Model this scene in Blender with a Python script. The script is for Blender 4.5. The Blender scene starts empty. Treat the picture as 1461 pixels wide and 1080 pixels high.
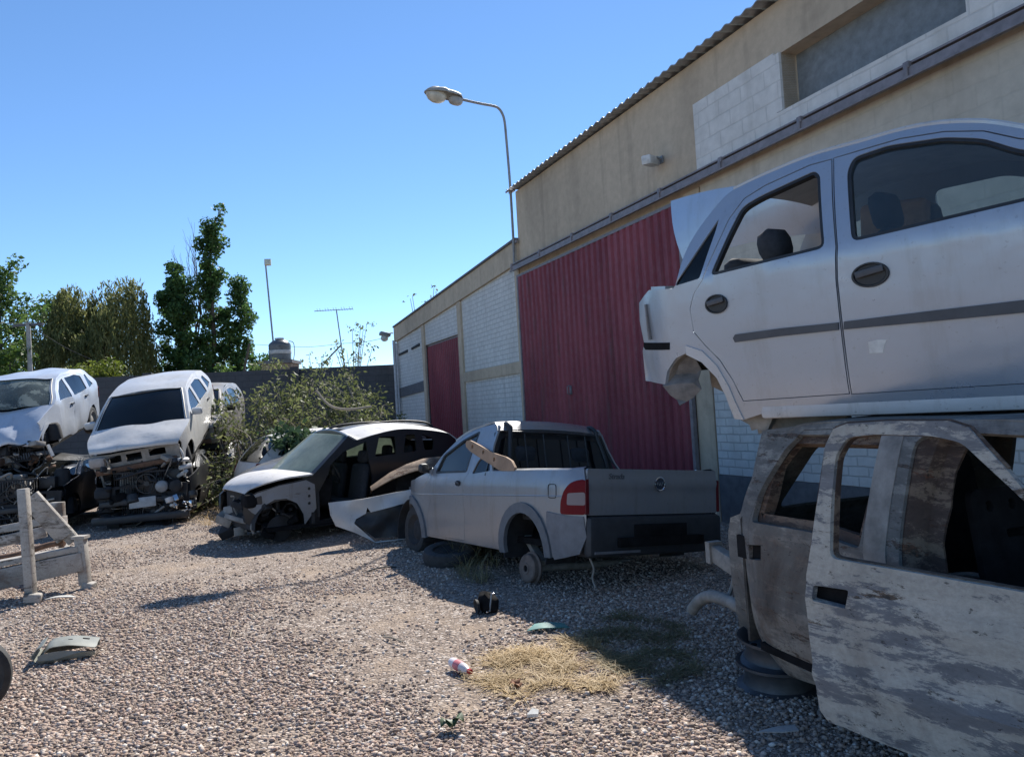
import bpy, bmesh, math, random
import numpy as np
from mathutils import Vector, Matrix, Euler, noise
from mathutils.geometry import delaunay_2d_cdt
R = math.radians
sc = bpy.context.scene
COL = sc.collection
rnd = random.Random(7)

# ------------------------------------------------------------------ view geometry
EYE = 1.63; FPX = 1092.0; PITCH = R(2.25); ROLL = R(-3.3)
def ray(px, py):
    x = (px - 730.5) / FPX; y = -(py - 540) / FPX
    c, s = math.cos(ROLL), math.sin(ROLL)
    x, y = c*x - s*y, s*x + c*y
    c, s = math.cos(PITCH), math.sin(PITCH)
    return Vector((x, c - s*y, s + c*y))
def at(px, py, depth):
    d = ray(px, py); return Vector((0, 0, EYE)) + d * (depth / d.y)
def gnd(px, py, z=0.0):
    d = ray(px, py); return Vector((0, 0, EYE)) + d * ((z - EYE) / d.z)
def frame(x, y, z, az, pitch=0, roll=0):
    return (Matrix.Translation((x, y, z)) @ Matrix.Rotation(R(90 - az), 4, 'Z')
            @ Matrix.Rotation(R(pitch), 4, 'Y') @ Matrix.Rotation(R(roll), 4, 'X'))
class Trace:
    """measures points of a side wall of a body: photo position -> local (x, z) on the surface y = yf(x, z)"""
    def __init__(s, M, yf, off=(0, 0), scale=1.0):
        s.inv = M.inverted(); s.yf = yf; s.off = off; s.sc = scale
        s.o = s.inv @ Vector((0, 0, EYE))
    def one(s, x, y):
        d = s.inv.to_3x3() @ ray(s.off[0] + x/s.sc, s.off[1] + y/s.sc)
        yl = s.yf(0.5, 0.9)
        for _ in range(6):
            t = (yl - s.o.y) / d.y
            p = s.o + d*t
            yl = s.yf(p.x, p.z)
        return (p.x, p.z)
    def __call__(s, pts): return [s.one(*p) for p in pts]

# ------------------------------------------------------------------ objects
def tag(o, label=None, cat=None, group=None, kind=None):
    if label: o['label'] = label
    if cat: o['category'] = cat
    if group: o['group'] = group
    if kind: o['kind'] = kind
    return o
def thing(name, label, cat, M=None, group=None):
    o = bpy.data.objects.new(name, None); o.empty_display_size = .2
    COL.objects.link(o)
    if M is not None: o.matrix_world = M
    return tag(o, label, cat, group)
def link(name, me, mat, parent=None, label=None):
    o = bpy.data.objects.new(name, me); COL.objects.link(o)
    if mat is not None:
        for m in (mat if isinstance(mat, (list, tuple)) else [mat]): me.materials.append(m)
    if parent is not None: o.parent = parent
    if label: o['label'] = label
    return o
def copy_tree(o, parent=None):
    c = o.copy(); COL.objects.link(c)
    if parent is not None: c.parent = parent
    for ch in list(o.children): copy_tree(ch, c)
    return c

class MB:
    """collects rounded boxes, bars, tubes and lathed shapes into ONE mesh"""
    def __init__(s): s.v = []; s.f = []
    def add(s, vs, fs, M=None):
        b = len(s.v)
        s.v += [(M @ Vector(v) if M is not None else Vector(v)) for v in vs]
        s.f += [tuple(i + b for i in f) for f in fs]
    def box(s, c, size, rot=None, r=0.0):
        M = Matrix.Translation(c)
        if rot is not None:
            M = M @ (rot.to_matrix().to_4x4() if isinstance(rot, Euler) else rot)
        a, b, h = [q/2 for q in size]
        if r <= 0:
            vs = [(x, y, z) for x in (-a, a) for y in (-b, b) for z in (-h, h)]
            fs = [(0, 1, 3, 2), (4, 6, 7, 5), (0, 4, 5, 1), (2, 3, 7, 6), (0, 2, 6, 4), (1, 5, 7, 3)]
            s.add(vs, fs, M); return s
        bm = bmesh.new()
        bmesh.ops.create_cube(bm, size=1.0, matrix=Matrix.Diagonal((size[0], size[1], size[2], 1)))
        bmesh.ops.bevel(bm, geom=bm.edges[:], offset=min(r, min(size)*.49), segments=2, affect='EDGES', profile=.5)
        bm.verts.index_update()
        s.add([v.co.copy() for v in bm.verts], [[v.index for v in f.verts] for f in bm.faces], M)
        bm.free(); return s
    def bar(s, p, q, w, h, r=0.0, up=(0, 0, 1)):
        p, q = Vector(p), Vector(q); d = q - p; L = d.length; d.normalize()
        u = Vector(up)
        if abs(d.dot(u)) > .98: u = Vector((1, 0, 0))
        y = u.cross(d).normalized(); z = d.cross(y)
        M = Matrix((d, y, z)).transposed().to_4x4()
        return s.box((p + q)/2, (L, w, h), M, r)
    def tube(s, path, r, n=8, caps=True):
        path = [Vector(p) for p in path]; N = len(path)
        rs = r if isinstance(r, (list, tuple)) else [r]*N
        t0 = (path[1] - path[0]).normalized()
        u = t0.orthogonal().normalized(); b = len(s.v)
        for i in range(N):
            t = (path[min(i+1, N-1)] - path[max(i-1, 0)])
            t = t.normalized() if t.length > 1e-9 else t0
            u = (u - t*u.dot(t)).normalized(); w = t.cross(u)
            for k in range(n):
                a = 2*math.pi*k/n
                s.v.append(path[i] + (u*math.cos(a) + w*math.sin(a))*rs[i])
        for i in range(N-1):
            for k in range(n):
                k2 = (k+1) % n
                s.f.append((b+i*n+k, b+i*n+k2, b+(i+1)*n+k2, b+(i+1)*n+k))
        if caps:
            s.f.append(tuple(b + k for k in range(n))[::-1]); s.f.append(tuple(b+(N-1)*n+k for k in range(n)))
        return s
    def lathe(s, prof, M, n=28, closed=False):
        """prof = [(radius, along axis z)]"""
        b = len(s.v); m = len(prof)
        for r, z in prof:
            for k in range(n):
                a = 2*math.pi*k/n
                s.v.append(M @ Vector((r*math.cos(a), r*math.sin(a), z)))
        for i in range(m if closed else m-1):
            i2 = (i+1) % m
            for k in range(n):
                k2 = (k+1) % n
                s.f.append((b+i*n+k, b+i*n+k2, b+i2*n+k2, b+i2*n+k))
        return s
    def grid(s, rows):
        b = len(s.v); n = len(rows[0])
        for r in rows: s.v += [Vector(p) for p in r]
        for i in range(len(rows)-1):
            for j in range(n-1):
                a = b + i*n + j
                s.f.append((a, a+1, a+n+1, a+n))
        return s
    def mesh(s, name, angle=38):
        me = bpy.data.meshes.new(name)
        me.from_pydata([tuple(v) for v in s.v], [], s.f)
        bm = bmesh.new(); bm.from_mesh(me)
        bmesh.ops.recalc_face_normals(bm, faces=bm.faces[:])
        bm.to_mesh(me); bm.free()
        smooth(me, angle); return me
    def build(s, name, mat, parent=None, label=None, angle=38):
        return link(name, s.mesh(name, angle), mat, parent, label)

def smooth(me, angle=38):
    me.polygons.foreach_set('use_smooth', [True]*len(me.polygons))
    if angle < 179: me.set_sharp_from_angle(angle=R(angle))
    me.update()

def thicken(vs, fs, th):
    """gives a sheet its thickness: second skin th behind the first, and a rim"""
    vs = [Vector(v) for v in vs]; n = len(vs)
    nor = [Vector((0, 0, 0)) for _ in vs]; edges = {}
    for f in fs:
        a, b, c = vs[f[0]], vs[f[1]], vs[f[2]]
        fn = (b-a).cross(c-a)
        for i in f: nor[i] += fn
        for i in range(len(f)):
            e = (f[i], f[(i+1) % len(f)])
            if (e[1], e[0]) in edges: edges.pop((e[1], e[0]))
            else: edges[e] = 1
    out = vs + [v - (q.normalized() if q.length > 0 else q)*th for v, q in zip(vs, nor)]
    F = [tuple(f) for f in fs] + [tuple(i+n for i in reversed(f)) for f in fs]
    for a, b in edges: F.append((b, a, a+n, b+n))
    return out, F

def inpoly(p, poly):
    x, y = p; c = False; j = len(poly)-1
    for i in range(len(poly)):
        xi, yi = poly[i]; xj, yj = poly[j]
        if (yi > y) != (yj > y) and x < (xj-xi)*(y-yi)/(yj-yi)+xi: c = not c
        j = i
    return c
def dens(poly, res, closed=True):
    out = []; n = len(poly)
    for i in range(n if closed else n-1):
        a, b = poly[i], poly[(i+1) % n]
        L = math.dist(a, b); k = max(1, int(round(L/res)))
        for t in range(k): out.append((a[0]+(b[0]-a[0])*t/k, a[1]+(b[1]-a[1])*t/k))
    if not closed: out.append(poly[-1])
    return out
def rounded(poly, r, n=4):
    """rounds the corners of a closed outline"""
    out = []; N = len(poly)
    for i in range(N):
        p = Vector(poly[i]); a = Vector(poly[i-1]) - p; b = Vector(poly[(i+1) % N]) - p
        q = min(r, a.length*.45, b.length*.45)
        if q < 1e-4: out.append(tuple(p)); continue
        s, e = p + a.normalized()*q, p + b.normalized()*q
        for k in range(n+1):
            t = k/n
            out.append(tuple(s*(1-t)**2 + p*2*t*(1-t) + e*t*t))
    return out
def grow(poly, d):
    """moves an outline outwards by d (inwards when negative)"""
    A = sum(poly[i-1][0]*poly[i][1]-poly[i][0]*poly[i-1][1] for i in range(len(poly)))
    sg = 1 if A > 0 else -1; out = []; N = len(poly)
    for i in range(N):
        p = Vector(poly[i]); a = (p-Vector(poly[i-1])); b = (Vector(poly[(i+1) % N])-p)
        if a.length < 1e-6: a = b
        if b.length < 1e-6: b = a
        t = (a.normalized()+b.normalized())
        if t.length < 1e-6: t = a
        t.normalize(); nn = Vector((t.y, -t.x))*sg
        out.append(tuple(p + nn*d))
    return out
def arc(cx, cz, r, a0, a1, n=12, sz=1.0):
    return [(cx + r*math.cos(R(a0+(a1-a0)*i/n)), cz + sz*r*math.sin(R(a0+(a1-a0)*i/n))) for i in range(n+1)]
def curve(pts, n=6):
    """smooth line through the points"""
    P = [Vector(p) for p in pts]; out = []
    for i in range(len(P)-1):
        a, b, c, d = P[max(i-1, 0)], P[i], P[i+1], P[min(i+2, len(P)-1)]
        for k in range(n):
            t = k/n
            out.append(tuple(.5*((2*b)+(c-a)*t+(2*a-5*b+4*c-d)*t*t+(3*b-a-3*c+d)*t**3)))
    out.append(tuple(P[-1])); return out

def panel(name, mat, parent, poly, fmap, holes=(), res=.07, th=.012, flip=False, label=None, angle=32):
    """a pressed sheet: outline with openings in (u, v), bent into place by fmap, with real thickness"""
    rings = [dens(poly, res)] + [dens(h, res) for h in holes]
    V = []; E = []
    for r_ in rings:
        b = len(V); V += r_
        E += [(b+i, b+(i+1) % len(r_)) for i in range(len(r_))]
    xs = [p[0] for p in poly]; ys = [p[1] for p in poly]
    q = random.Random(3)
    seg = np.array(V)
    u = min(xs) + res*.5
    while u < max(xs):
        v = min(ys) + res*.5
        while v < max(ys):
            p = (u + q.uniform(-.1, .1)*res, v + q.uniform(-.1, .1)*res)
            if inpoly(p, poly) and not any(inpoly(p, h) for h in holes):
                if ((seg[:, 0]-p[0])**2+(seg[:, 1]-p[1])**2).min() > (res*.45)**2: V.append(p)
            v += res
        u += res
    vv, _e, ff = delaunay_2d_cdt([Vector(p) for p in V], E, [], 0, 1e-5, False)[:3]
    keep = []
    for f in ff:
        c = (sum(vv[i].x for i in f)/3, sum(vv[i].y for i in f)/3)
        if inpoly(c, poly) and not any(inpoly(c, h) for h in holes): keep.append(tuple(f))
    used = sorted({i for f in keep for i in f}); ix = {o: i for i, o in enumerate(used)}
    P3 = [Vector(fmap(vv[i].x, vv[i].y)) for i in used]
    F = [tuple(ix[i] for i in (f if not flip else f[::-1])) for f in keep]
    P3, F = thicken(P3, F, th)
    me = bpy.data.meshes.new(name); me.from_pydata([tuple(p) for p in P3], [], F); smooth(me, angle)
    return link(name, me, mat, parent, label)
def sheet(name, mat, parent, rows, th=.01, flip=False, label=None, angle=32):
    n = len(rows[0]); vs = [Vector(p) for r_ in rows for p in r_]; fs = []
    for i in range(len(rows)-1):
        for j in range(n-1):
            a = i*n+j; f = (a, a+1, a+n+1, a+n); fs.append(f if not flip else f[::-1])
    vs, fs = thicken(vs, fs, th)
    me = bpy.data.meshes.new(name); me.from_pydata([tuple(p) for p in vs], [], fs); smooth(me, angle)
    return link(name, me, mat, parent, label)
def across(prof, yb, crown=.03, bow=0.0, m=6, shrink=0.0, warp=None):
    """rows across a body along a profile [(x, z)], edges on the side walls"""
    rows = []
    for x, z in prof:
        w = yb(x, z) - shrink; row = []
        for j in range(-m, m+1):
            t = j/m
            p = Vector((x + bow*(1-t*t), w*t, z + crown*(1-t*t)))
            if warp: p = Vector(warp(p))
            row.append(p)
        rows.append(row)
    return rows

# ------------------------------------------------------------------ materials
class Mat:
    def __init__(s, name):
        s.m = bpy.data.materials.new(name); s.m.use_nodes = True
        s.t = s.m.node_tree; s.t.nodes.clear()
        s.out = s.t.nodes.new('ShaderNodeOutputMaterial'); s._c = None
    def n(s, typ, ins=None, **pr):
        k = s.t.nodes.new('ShaderNode'+typ)
        for a, b in pr.items(): setattr(k, a, b)
        for a, b in (ins or {}).items():
            if hasattr(b, 'is_linked') or isinstance(b, bpy.types.NodeSocket): s.t.links.new(b, k.inputs[a])
            else: k.inputs[a].default_value = b
        return k
    def co(s, scale=(1, 1, 1), kind='Object'):
        c = s.n('TexCoord').outputs[kind]
        return s.n('Mapping', {'Vector': c, 'Scale': scale}).outputs[0]
    def noise(s, scale, detail=4, vec=None, rough=.55, dist=0.0):
        return s.n('TexNoise', {'Vector': vec or s.co(), 'Scale': scale, 'Detail': detail, 'Roughness': rough, 'Distortion': dist}).outputs[0]
    def ramp(s, fac, *stops, interp='LINEAR'):
        k = s.n('ValToRGB', {'Fac': fac}); e = k.color_ramp; e.interpolation = interp
        while len(e.elements) < len(stops): e.elements.new(.5)
        for el, (p, c) in zip(e.elements, stops):
            el.position = p; el.color = (c, c, c, 1) if isinstance(c, (int, float)) else (*c, 1)
        return k.outputs[0]
    def mix(s, f, a, b, blend='MIX'):
        k = s.n('Mix', data_type='RGBA', blend_type=blend)
        for nm, v in ((0, f), (6, a), (7, b)):
            if isinstance(v, bpy.types.NodeSocket): s.t.links.new(v, k.inputs[nm])
            else: k.inputs[nm].default_value = v if nm == 0 else (*v, 1) if len(v) == 3 else v
        return k.outputs[2]
    def math(s, op, a, b=0.0):
        k = s.n('Math', operation=op)
        for i, v in enumerate((a, b)):
            if isinstance(v, bpy.types.NodeSocket): s.t.links.new(v, k.inputs[i])
            else: k.inputs[i].default_value = v
        return k.outputs[0]
    def bump(s, h, strength=.3, dist=.01, normal=None):
        d = {'Height': h, 'Strength': strength, 'Distance': dist}
        if normal: d['Normal'] = normal
        return s.n('Bump', d).outputs[0]
    def bsdf(s, **k):
        names = {'col': 'Base Color', 'rough': 'Roughness', 'metal': 'Metallic', 'normal': 'Normal', 'coat': 'Coat Weight',
                 'spec': 'Specular IOR Level', 'trans': 'Transmission Weight', 'alpha': 'Alpha', 'ior': 'IOR', 'coatr': 'Coat Roughness',
                 'emit': 'Emission Color', 'emits': 'Emission Strength', 'sheen': 'Sheen Weight', 'sub': 'Subsurface Weight'}
        ins = {}
        for a, b in k.items():
            if isinstance(b, tuple) and len(b) == 3: b = (*b, 1)
            ins[names[a]] = b
        return s.n('BsdfPrincipled', ins).outputs[0]
    def done(s, sh):
        s.t.links.new(sh, s.out.inputs[0]); return s.m

def paint(name, col, metal=.3, rough=.35, dust=(.33, .29, .24), amount=.35, coat=.4, scratch=None, streak=True):
    m = Mat(name)
    d = m.noise(2.3, 6, m.co((1, 1, 1.6)), .62)
    d2 = m.noise(26, 4)
    f = m.ramp(m.math('ADD', m.math('MULTIPLY', d, .75), m.math('MULTIPLY', d2, .25)), (.36, 0.0), (.74, amount*1.6))
    f = m.math('MINIMUM', m.math('ADD', f, amount*.35), .95)
    c = m.mix(f, col, dust)
    if streak:
        sk = m.noise(3.2, 7, m.co((2.2, 2.2, .35)), .68)
        c = m.mix(m.ramp(sk, (.54, 0.0), (.70, min(1, amount*1.6))), c, tuple(q*.55 for q in dust))
        sp = m.noise(48, 5)
        c = m.mix(m.ramp(sp, (.64, 0.0), (.70, amount*1.5)), c, tuple(q*.4 for q in dust))
    if scratch:
        s_ = m.noise(5.5, 8, m.co((1, 1, 3)), .75, .6)
        c = m.mix(m.ramp(s_, (.63, 0.0), (.66, 1.0)), c, scratch)
    r = m.math('ADD', m.math('MULTIPLY', f, .55), rough)
    mt = m.math('MULTIPLY', m.math('SUBTRACT', 1.0, f), metal)
    b = m.bump(m.noise(2.6, 3), .30, .035, m.bump(m.noise(60, 3), .05, .004))
    return m.done(m.bsdf(col=c, rough=r, metal=mt, coat=coat, coatr=.15, normal=b))
def plain(name, col, rough=.6, metal=0.0, var=.25, scale=9, bump=.15, spec=.5):
    m = Mat(name)
    f = m.noise(scale, 6, None, .65)
    c = m.mix(m.ramp(f, (.3, 0.0), (.7, 1.0)), tuple(q*(1-var) for q in col), tuple(min(1, q*(1+var)) for q in col))
    return m.done(m.bsdf(col=c, rough=rough, metal=metal, spec=spec, normal=m.bump(f, bump, .01)))
def glass(name, tint=(.75, .85, .82), dirt=.25, dirtcol=(.45, .43, .38), rough=.02, crack=0.0):
    m = Mat(name)
    fr = m.n('Fresnel', {'IOR': 1.45}).outputs[0]
    tr = m.n('BsdfTransparent', {'Color': (*tint, 1)}).outputs[0]
    gl = m.n('BsdfGlossy', {'Color': (1, 1, 1, 1), 'Roughness': rough}).outputs[0]
    a = m.n('MixShader', {0: fr, 1: tr, 2: gl}).outputs[0]
    df = m.n('MixShader', {0: .4, 1: m.n('BsdfDiffuse', {'Color': (*dirtcol, 1)}).outputs[0], 2: m.n('BsdfTranslucent', {'Color': (*dirtcol, 1)}).outputs[0]}).outputs[0]
    nz = m.noise(3.0, 6, None, .65)
    f = m.ramp(nz, (.3, dirt*.5), (.75, min(1, dirt*1.5)))
    if crack > 0:
        v = m.n('TexVoronoi', {'Vector': m.co(), 'Scale': 26.0}, feature='DISTANCE_TO_EDGE').outputs[0]
        hz = m.noise(2.2, 9, None, .7, 1.0)
        f = m.math('MAXIMUM', f, m.math('MULTIPLY', m.ramp(v, (0.0, crack), (.09, .0)), m.ramp(hz, (.40, .1), (.55, 1.0))))
        f = m.math('MAXIMUM', f, m.ramp(hz, (.50, 0.0), (.53, .62)))
    return m.done(m.n('MixShader', {0: f, 1: a, 2: df}).outputs[0])
def rusty(name, ash=(.46, .44, .39), grey=(.17, .17, .18), rust=(.15, .075, .04), char=(.035, .032, .03), k=(1, 1, 1), white=.5, soft=.05, scorch=.5):
    """burnt sheet metal: pale ash and primer left in streaks over grey steel, soft scorching, soot specks along the streaks"""
    m = Mat(name)
    v = m.co(k)
    big = m.noise(2.1, 6, m.co((k[0]*.7, k[1], k[2]*1.6)), .58, .8)
    st = m.noise(3.6, 10, m.co((k[0]*.40, k[1], k[2]*2.6)), .66, .6)
    fine = m.noise(45, 6, v, .7); mid = m.noise(8, 12, m.co((k[0]*.55, k[1], k[2]*1.8)), .82, .3)
    a = m.math('ADD', m.math('MULTIPLY', big, .24), m.math('ADD', m.math('MULTIPLY', st, .34), m.math('MULTIPLY', mid, .42)))
    lo = .5 - (white-.5)*.25
    g = m.mix(m.ramp(mid, (.3, 0.0), (.7, 1.0)), tuple(q*.62 for q in grey), tuple(q*1.4 for q in grey))
    w_ = m.mix(m.ramp(m.math('ADD', m.math('MULTIPLY', mid, .6), m.math('MULTIPLY', fine, .4)), (.35, 0.0), (.65, 1.0)), tuple(q*.62 for q in ash), tuple(q*1.15 for q in ash))
    c = m.mix(m.ramp(a, (lo-soft, 0.0), (lo+soft*.6, 1.0)), g, w_)
    hot = m.noise(1.15, 9, m.co((k[0]+.2, k[1], k[2]*1.1)), .66, .9)
    c = m.mix(m.ramp(m.math('ADD', m.math('MULTIPLY', hot, .72), m.math('MULTIPLY', mid, .28)), (.49, 0.0), (.60, scorch)), c, m.mix(m.ramp(mid, (.38, 0.0), (.62, 1.0)), char, rust))
    s2 = m.noise(4.6, 11, m.co((k[0]*.45+.1, k[1], k[2]*2.2)), .78, .4)
    c = m.mix(m.ramp(s2, (.595, 0.0), (.605, .92)), c, m.mix(m.ramp(fine, (.42, 0.0), (.58, 1.0)), char, rust))
    pit = m.noise(24, 8, m.co((k[0]*.7, k[1], k[2]*1.3)), .75)
    c = m.mix(m.ramp(pit, (.61, 0.0), (.625, .75)), c, char)
    h = m.math('ADD', a, m.math('MULTIPLY', fine, .3))
    return m.done(m.bsdf(col=c, rough=.78, metal=.05, spec=.35, normal=m.bump(h, .4, .01)))
# ------------------------------------------------------------------ light, sky, camera
SUN_AZ, SUN_EL = 15.0, 44.3
w = bpy.data.worlds.new('World'); sc.world = w; w.use_nodes = True
nt = w.node_tree; bg = nt.nodes['Background']
sky = nt.nodes.new('ShaderNodeTexSky'); sky.sky_type = 'NISHITA'; sky.sun_disc = False
sky.sun_elevation = R(SUN_EL); sky.sun_rotation = R(SUN_AZ); sky.altitude = 1500; sky.air_density = .9; sky.dust_density = 0.05; sky.ozone_density = 4.0
hs = nt.nodes.new('ShaderNodeHueSaturation'); hs.inputs['Saturation'].default_value = 1.08; hs.inputs['Hue'].default_value = .4985; hs.inputs['Value'].default_value = 1.0
nt.links.new(sky.outputs[0], hs.inputs['Color']); nt.links.new(hs.outputs[0], bg.inputs[0]); bg.inputs[1].default_value = .118
sv = Vector((math.sin(R(SUN_AZ))*math.cos(R(SUN_EL)), math.cos(R(SUN_AZ))*math.cos(R(SUN_EL)), math.sin(R(SUN_EL))))
L = bpy.data.lights.new('sun', 'SUN'); L.energy = 5.0; L.angle = R(.53); L.color = (1, .955, .88)
lo = bpy.data.objects.new('sun', L); COL.objects.link(lo); lo.rotation_euler = sv.to_track_quat('Z', 'Y').to_euler(); lo.location = (5, 20, 25)
cam = bpy.data.cameras.new('camera'); cam.sensor_width = 36; cam.lens = FPX/1461*36; cam.clip_end = 2000; cam.clip_start = .05
co = bpy.data.objects.new('camera', cam); COL.objects.link(co)
co.matrix_world = Matrix.Translation((0, 0, EYE)) @ Matrix.Rotation(R(90)+PITCH, 4, 'X') @ Matrix.Rotation(ROLL, 4, 'Z')
sc.camera = co
sc.view_settings.view_transform = 'Standard'; sc.view_settings.look = 'None'; sc.view_settings.exposure = .72; sc.view_settings.gamma = 1
sc.render.film_transparent = False
sc.cycles.max_bounces = 8; sc.cycles.transparent_max_bounces = 16; sc.cycles.diffuse_bounces = 4; sc.cycles.use_denoising = True

# ------------------------------------------------------------------ materials of the place
def mat_wallcoat(name, col, stain=.3, blocks=None, vecscale=1.0, dirt=(.16, .13, .10), rows=.2, mort=.5):
    m = Mat(name)
    o = m.n('TexCoord').outputs['Object']; x = m.n('SeparateXYZ', {0: o})
    v = m.n('CombineXYZ', {0: x.outputs[0], 1: x.outputs[2]}).outputs[0]
    big = m.noise(.55, 7, m.co((1, 1, .45)), .62, .5)
    f2 = m.noise(7, 6, None, .65)
    c = m.mix(m.ramp(f2, (.3, 0.0), (.7, 1.0)), tuple(q*.86 for q in col), tuple(q*1.08 for q in col))
    c = m.mix(m.ramp(big, (.47, 0.0), (.75, stain)), c, dirt)
    drip = m.noise(2.2, 5, m.co((1.6, 1, .12)), .6)
    c = m.mix(m.ramp(drip, (.56, 0.0), (.75, stain*.8)), c, dirt)
    h = m.math('MULTIPLY', f2, .35)
    if blocks:
        b = m.n('TexBrick', {'Vector': m.n('VectorMath', {0: v, 1: m.n('CombineXYZ', {0: m.math('MULTIPLY', m.noise(5, 3), .02), 1: m.math('MULTIPLY', m.noise(6, 3), .03)}).outputs[0]}, operation='ADD').outputs[0],
                             'Color1': (1, 1, 1, 1), 'Color2': (.8, .8, .8, 1), 'Mortar': (0, 0, 0, 1), 'Scale': 1.0, 'Mortar Size': .012,
                             'Mortar Smooth': .6, 'Bias': 0.0, 'Brick Width': blocks[0], 'Row Height': blocks[1]})
        mo = b.outputs['Fac']
        patch = m.ramp(m.noise(1.1, 5), (.35, .35), (.7, 1.0))
        c = m.mix(m.math('MULTIPLY', m.math('MULTIPLY', mo, patch), mort), c, tuple(q*.42 for q in col))
        c = m.mix(m.math('MULTIPLY', m.math('SUBTRACT', 1.0, b.outputs['Color']), .6*mort), c, tuple(q*.6 for q in col))
        h = m.math('ADD', h, m.math('MULTIPLY', m.math('SUBTRACT', 1.0, mo), 1.5*mort))
    return m.done(m.bsdf(col=c, rough=.88, spec=.25, normal=m.bump(h, .55, .012)))
M_TAN = mat_wallcoat('tan plaster', (.53, .43, .315), .5)
M_WHITE = mat_wallcoat('white painted block', (.68, .66, .62), .3, (.42, .2), dirt=(.3, .27, .22), mort=.28)
M_PALE = mat_wallcoat('pale beige wall', (.54, .485, .40), .3, (.42, .2), dirt=(.25, .2, .15), mort=.10)
M_WHITE2 = mat_wallcoat('white painted brick', (.64, .63, .60), .45, (.26, .105), dirt=(.26, .235, .2), mort=.55)
M_GREYBLOCK = mat_wallcoat('dark grey block', (.095, .095, .10), .5, (.42, .2), dirt=(.05, .045, .04))
M_BASE = plain('grey dado', (.12, .12, .125), .9)
def mat_maroon():
    m = Mat('maroon sheet')
    n1 = m.noise(1.2, 6, m.co((1, 1, .35)), .65); n2 = m.noise(14, 5)
    c = m.mix(m.ramp(n1, (.35, 0.0), (.7, 1.0)), (.16, .022, .035), (.27, .055, .07))
    c = m.mix(m.ramp(m.noise(3, 7, m.co((2, 1, .25)), .7), (.54, 0.0), (.70, .7)), c, (.09, .04, .04))
    c = m.mix(m.ramp(m.noise(22, 6), (.66, 0.0), (.7, .6)), c, (.12, .06, .04))
    return m.done(m.bsdf(col=c, rough=m.ramp(n2, (.3, .45), (.7, .7)), metal=.0, spec=.4, normal=m.bump(n2, .06, .01)))
M_MAROON = mat_maroon()
M_STEEL = plain('dark track steel', (.22, .195, .20), .55, .3)
M_ROOF = plain('zinc roof sheet', (.36, .36, .37), .45, .6)
M_GREYMETAL = plain('grey painted metal', (.24, .245, .25), .5, .3)
M_PIPE = plain('pale pipe', (.42, .42, .43), .6)
M_BLACKP = plain('black plastic', (.022, .023, .025), .5, 0, .4)
M_DARK = plain('dark grime and wreck shade', (.018, .018, .02), .75, 0, .5)
M_RUBBER = plain('tyre rubber', (.03, .03, .031), .8, 0, .35, 20, .3)

# ------------------------------------------------------------------ ground
def mat_ground():
    m = Mat('gravel ground')
    v = m.n('TexVoronoi', {'Vector': m.co(), 'Scale': 34.0, 'Randomness': 1.0})
    v2 = m.n('TexVoronoi', {'Vector': m.co(), 'Scale': 34.0, 'Randomness': 1.0}, feature='DISTANCE_TO_EDGE').outputs[0]
    hue = m.n('SeparateXYZ', {0: v.outputs['Color']}).outputs[0]
    st = m.ramp(hue, (0.0, (.15, .125, .11)), (.35, (.33, .265, .22)), (.65, (.44, .36, .30)), (1.0, (.60, .53, .47)))
    st = m.mix(m.ramp(v2, (0.0, 1.0), (.12, 0.0)), st, (.07, .055, .045))
    big = m.noise(.45, 6, None, .6); dirt = m.noise(1.6, 7, None, .65)
    c = m.mix(m.ramp(dirt, (.5, 0.0), (.68, .85)), st, m.mix(big, (.31, .235, .175), (.42, .33, .25)))
    c = m.mix(m.ramp(big, (.4, .25), (.65, 0.0)), c, (.22, .165, .13))
    h = m.math('ADD', m.math('MULTIPLY', v2, 1.4), m.math('MULTIPLY', m.noise(60, 5), .4))
    b1 = m.bump(m.noise(1.3, 5), .5, .12)
    return m.done(m.bsdf(col=c, rough=.95, spec=.15, normal=m.bump(h, .9, .02, b1)))
M_GROUND = mat_ground()
def ground_h(x, y):
    return .018*noise.noise(Vector((x*.9, y*.9, 0))) + .03*noise.noise(Vector((x*.3, y*.3, 3)))
rows = []
ys_ = [-150, -40, -10, -4, -1] + [i*.12 for i in range(0, 150)] + [18.2, 19, 20, 22, 24, 27, 32, 45, 80, 160, 400]
xs_ = [-400, -120, -50, -25, -17] + [-14 + i*.16 for i in range(0, 138)] + [8.2, 10, 14, 25, 60, 160, 400]
for y in ys_:
    rows.append([(x, y, ground_h(x, y) if (-15 < x < 9 and -2 < y < 19) else 0) for x in xs_])
g = MB().grid(rows).build('ground', M_GROUND, angle=180); tag(g, kind='structure')
tag(g, 'sheet of brown and grey gravelly earth under the whole yard', 'ground')

def np_mesh(name, V, F, mat, parent=None):
    """V (n,3), F (m,k) arrays"""
    me = bpy.data.meshes.new(name); n, k = F.shape
    me.vertices.add(len(V)); me.vertices.foreach_set('co', V.astype(np.float32).ravel())
    me.loops.add(n*k); me.loops.foreach_set('vertex_index', F.astype(np.int32).ravel())
    me.polygons.add(n); me.polygons.foreach_set('loop_start', np.arange(0, n*k, k, dtype=np.int32))
    me.polygons.foreach_set('loop_total', np.full(n, k, dtype=np.int32))
    me.update(calc_edges=True); me.validate()
    return link(name, me, mat, parent)
NR = np.random.default_rng(11)
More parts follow.
